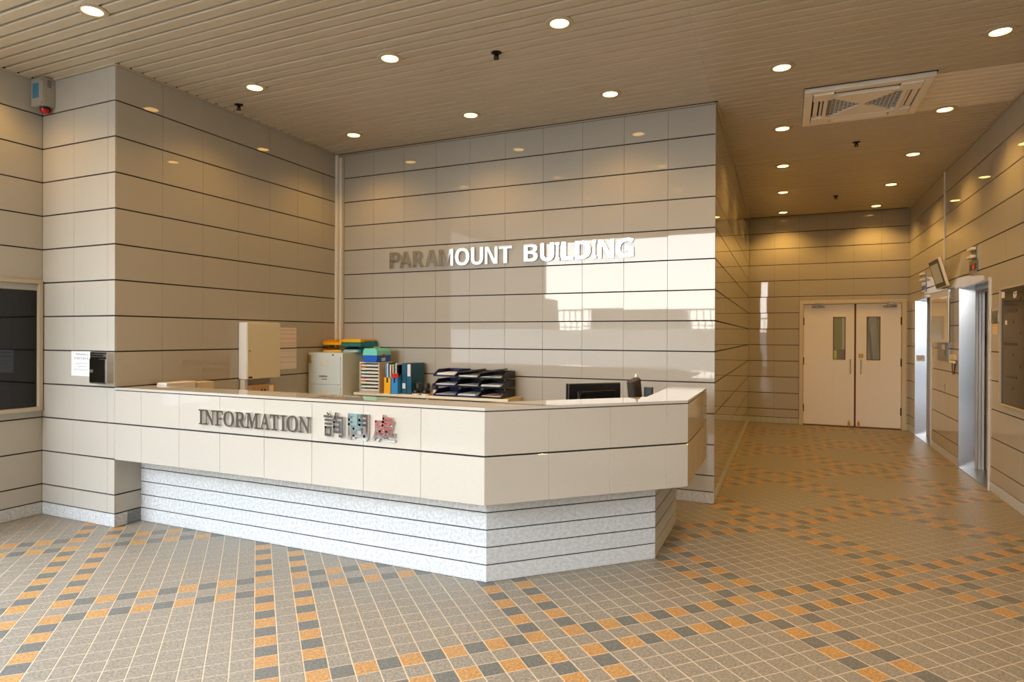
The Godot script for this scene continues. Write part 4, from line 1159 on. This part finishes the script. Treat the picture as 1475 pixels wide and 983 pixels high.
func right_side() -> void:
	# dark directory board
	var turn := facing(Vector3(-1, 0, 0))
	var d := thing("directory_board", "dark glossy framed directory board at the right edge, marked GF", "directory board", Vector3(XF, 0.945, -7.845), turn)
	var L := 1.35
	var f := sh()
	f.span(Vector3(0, 0, -0.01), Vector3(0.022, 1.16, 0.028), 0.004).span(Vector3(L - 0.022, 0, -0.01), Vector3(L, 1.16, 0.028), 0.004)
	f.span(Vector3(0.022, 0, -0.01), Vector3(L - 0.022, 0.022, 0.028), 0.004).span(Vector3(0.022, 1.145, -0.01), Vector3(L - 0.022, 1.16, 0.028), 0.004)
	part(d, "frame", f.done(), M["trim paint"])
	part(d, "panel", sh().span(Vector3(0.022, 0.022, -0.01), Vector3(L - 0.022, 1.145, 0.012)).done(), M["board gloss"])
	var sans := SystemFont.new()
	sans.font_names = PackedStringArray(["Droid Sans"])
	sans.font_weight = 700
	var tm := TextMesh.new()
	tm.text = "GF"
	tm.font = sans
	tm.font_size = 32
	tm.pixel_size = 0.0026
	tm.depth = 0.003
	part(d, "floor_mark", tm, M["paper"], Vector3(0.43, 1.075, 0.014))
	part(d, "name_tag", sh().span(Vector3(0.035, 1.065, 0.012), Vector3(0.115, 1.125, 0.015)).done(), M["paper"])
	part(d, "name_tag", sh().span(Vector3(0.15, 0.80, 0.012), Vector3(0.20, 0.84, 0.015)).done(), M["paper"])
	for k in 9:
		part(d, "name_strip", sh().span(Vector3(0.10 + 0.1 * (k % 2), 1.02 - 0.105 * k, 0.012), Vector3(0.58 - 0.1 * (k % 3), 1.045 - 0.105 * k, 0.0145)).done(), M["black gloss"] if k % 3 != 1 else M["grey plastic"])
		part(d, "name_strip", sh().span(Vector3(0.70, 1.02 - 0.105 * k, 0.012), Vector3(1.22 - 0.1 * (k % 4), 1.045 - 0.105 * k, 0.0145)).done(), M["grey plastic"] if k % 2 == 0 else M["black gloss"])
	single("call_plate", sh().span(Vector3(-0.10, 0, 0), Vector3(0.10, 0.128, 0.008), 0.002).done(), M["dull steel"], "small steel call plate between the near lift and the dark board", "call plate", Vector3(XF, 1.768, -8.08), turn)
	single("cream_note", sheet(0.165, 0.105), glyph_print(99, 64, [[10, 9, 10, 84], [28, 8, 10, 70], [44, 8, 10, 84]], Color(0.62, 0.48, 0.36), Color(0.90, 0.80, 0.66)), "small cream note below the steel call plate", "notice", Vector3(XF - 0.0015, 1.708, -8.08), turn)
	# lanterns and floor indicators
	for k in 2:
		var z: float = [-11.69, -8.87][k]
		var y: float = [2.482, 2.512][k]
		var o := thing("lift_lantern", ["lift lantern with two pale lenses above the far lift", "lift lantern with two pale lenses above the near lift"][k], "lift lantern", Vector3(XF, y, z), turn)
		part(o, "plate", sh().span(Vector3(-0.12, 0, 0), Vector3(0.12, 0.155, 0.010), 0.002).done(), M["dull steel"])
		for q in [0.012, 0.100]:
			part(o, "lens", sh().span(Vector3(-0.10, q, 0.010), Vector3(0.10, q + 0.035, 0.055), 0.006).done(), M["white plastic"])
		var i := thing("floor_indicator", ["small floor indicator panel above the far lift", "floor indicator with a red figure above the near lift"][k], "floor indicator", Vector3(XF, [2.325, 2.362][k], z - 0.01), turn)
		part(i, "plate", sh().span(Vector3(-0.17, 0, 0), Vector3(0.17, 0.14, 0.012), 0.002).done(), M["brushed steel"])
		part(i, "window", sh().span(Vector3(-0.125, 0.03, 0.012), Vector3(0.115, 0.098, 0.0145)).done(), M["black plastic"])
		if k == 1:
			part(i, "red_figure", sh().span(Vector3(-0.01, 0.04, 0.0145), Vector3(0.055, 0.088, 0.0155)).done(), M["floor number red"])
	# tilted monitor with its conduit
	single("conduit", sh().span(Vector3(XF - 0.016, 2.63, -10.345), Vector3(XF, CH - 0.005, -10.322), 0.002).done(), M["white plastic"], "slim white conduit running from the ceiling to the tilted monitor", "conduit")
	var lean := turn * Basis(Vector3.RIGHT, 0.266)
	var tv := thing("tilted_monitor", "flat white-edged monitor tilted outwards on the wall between the lifts", "monitor", Vector3(XF - 0.045, 2.290, -9.981), lean)
	part(tv, "casing", sh().span(Vector3(-0.62, 0, -0.034), Vector3(0, 0.395, 0), 0.004).done(), M["white plastic"])
	part(tv, "screen", sh().span(Vector3(-0.605, 0.015, 0), Vector3(-0.03, 0.38, 0.003)).done(), M["grey plastic"])
	part(tv, "picture_panel", sh().span(Vector3(-0.56, 0.07, 0.003), Vector3(-0.10, 0.33, 0.004)).done(), M["light grey enamel"])
	part(tv, "bracket", sh().span(Vector3(-0.36, 0.05, -0.13), Vector3(-0.30, 0.11, -0.034), 0.004).span(Vector3(-0.34, 0.25, -0.15), Vector3(-0.32, 0.28, -0.034), 0.002).done(), M["dull steel"])
	# glazed steel cabinet between the lifts
	var c := thing("steel_cabinet", "glazed stainless steel wall cabinet between the two lifts", "cabinet", Vector3(XF, 1.555, -9.788), turn)
	part(c, "body", sh().span(Vector3(-1.10, 0, 0), Vector3(0, 0.685, 0.060), 0.003).done(), M["mirror steel"])
	var g := sh()
	g.span(Vector3(-1.10, 0, 0.06), Vector3(-1.05, 0.685, 0.071), 0.003).span(Vector3(-0.05, 0, 0.06), Vector3(0, 0.685, 0.071), 0.003)
	g.span(Vector3(-1.05, 0, 0.06), Vector3(-0.05, 0.04, 0.071), 0.003).span(Vector3(-1.05, 0.60, 0.06), Vector3(-0.05, 0.685, 0.071), 0.003)
	part(c, "door_frame", g.done(), M["pale steel"])
	part(c, "backboard", sh().span(Vector3(-1.05, 0.04, 0.06), Vector3(-0.05, 0.60, 0.062)).done(), M["cream plastic"])
	part(c, "pane", sh().span(Vector3(-1.05, 0.04, 0.065), Vector3(-0.05, 0.60, 0.067)).done(), M["clear pane"])
	part(c, "hood", sh().prism(PackedVector2Array([Vector2(0, 0.685), Vector2(0.078, 0.685), Vector2(0.078, 0.695), Vector2(0, 0.712)]), 1.12, Transform3D(Basis(Vector3(0, 0, 1), Vector3(0, 1, 0), Vector3(-1, 0, 0)), Vector3(0.01, 0, 0))).done(), M["brushed steel"])
	# hall call panel below the cabinet and intercom phone
	var hp := thing("lift_call_station", "grey lift call panel below the glazed steel cabinet", "call panel", Vector3(XF, 1.305, -10.40), turn)
	part(hp, "plate", sh().span(Vector3(-0.27, 0, 0), Vector3(0.27, 0.236, 0.012), 0.002).done(), M["dull steel"])
	part(hp, "button", sh().span(Vector3(0.02, 0.155, 0.012), Vector3(0.15, 0.222, 0.024), 0.004).done(), M["white plastic"])
	part(hp, "button", sh().span(Vector3(0.02, 0.07, 0.012), Vector3(0.15, 0.135, 0.024), 0.004).done(), M["grey enamel box"])
	single("keyhole_plate", sh().span(Vector3(-0.03, 0, 0), Vector3(0.03, 0.11, 0.006), 0.002).done(), M["dull steel"], "narrow steel keyhole plate low on the tiles between the lifts", "plate", Vector3(XF, 0.885, -10.31), turn)
	var ph := thing("intercom", "cream wall intercom with a hanging handset cord beside the near lift", "intercom", Vector3(XF, 1.335, -9.74), turn)
	part(ph, "box", sh().span(Vector3(-0.12, 0, 0), Vector3(0.12, 0.068, 0.035), 0.006).done(), M["cream plastic"])
	part(ph, "handset", sh().span(Vector3(-0.11, -0.048, 0.01), Vector3(0.11, -0.012, 0.045), 0.012).done(), M["white plastic"])
	var cord := []
	for k in 13:
		var a := PI * k / 12.0
		cord.append(Vector3(-0.07 * cos(a), -0.04 - 0.145 * sin(a), 0.02))
	part(ph, "cord", sh().tube(cord, 0.006, 6).done(), M["grey plastic"])
	single("smoking_sticker", sheet(0.115, 0.095), glyph_print(60, 50, [[12, 22, 16, 44]], Color(0.75, 0.62, 0.50), Color(0.80, 0.82, 0.82)), "small pale warning sticker on the far lift's steel jamb", "sticker", Vector3(XF + 0.075, 1.277, -12.4385), facing(Vector3(-0.223, 0, 0.975)))
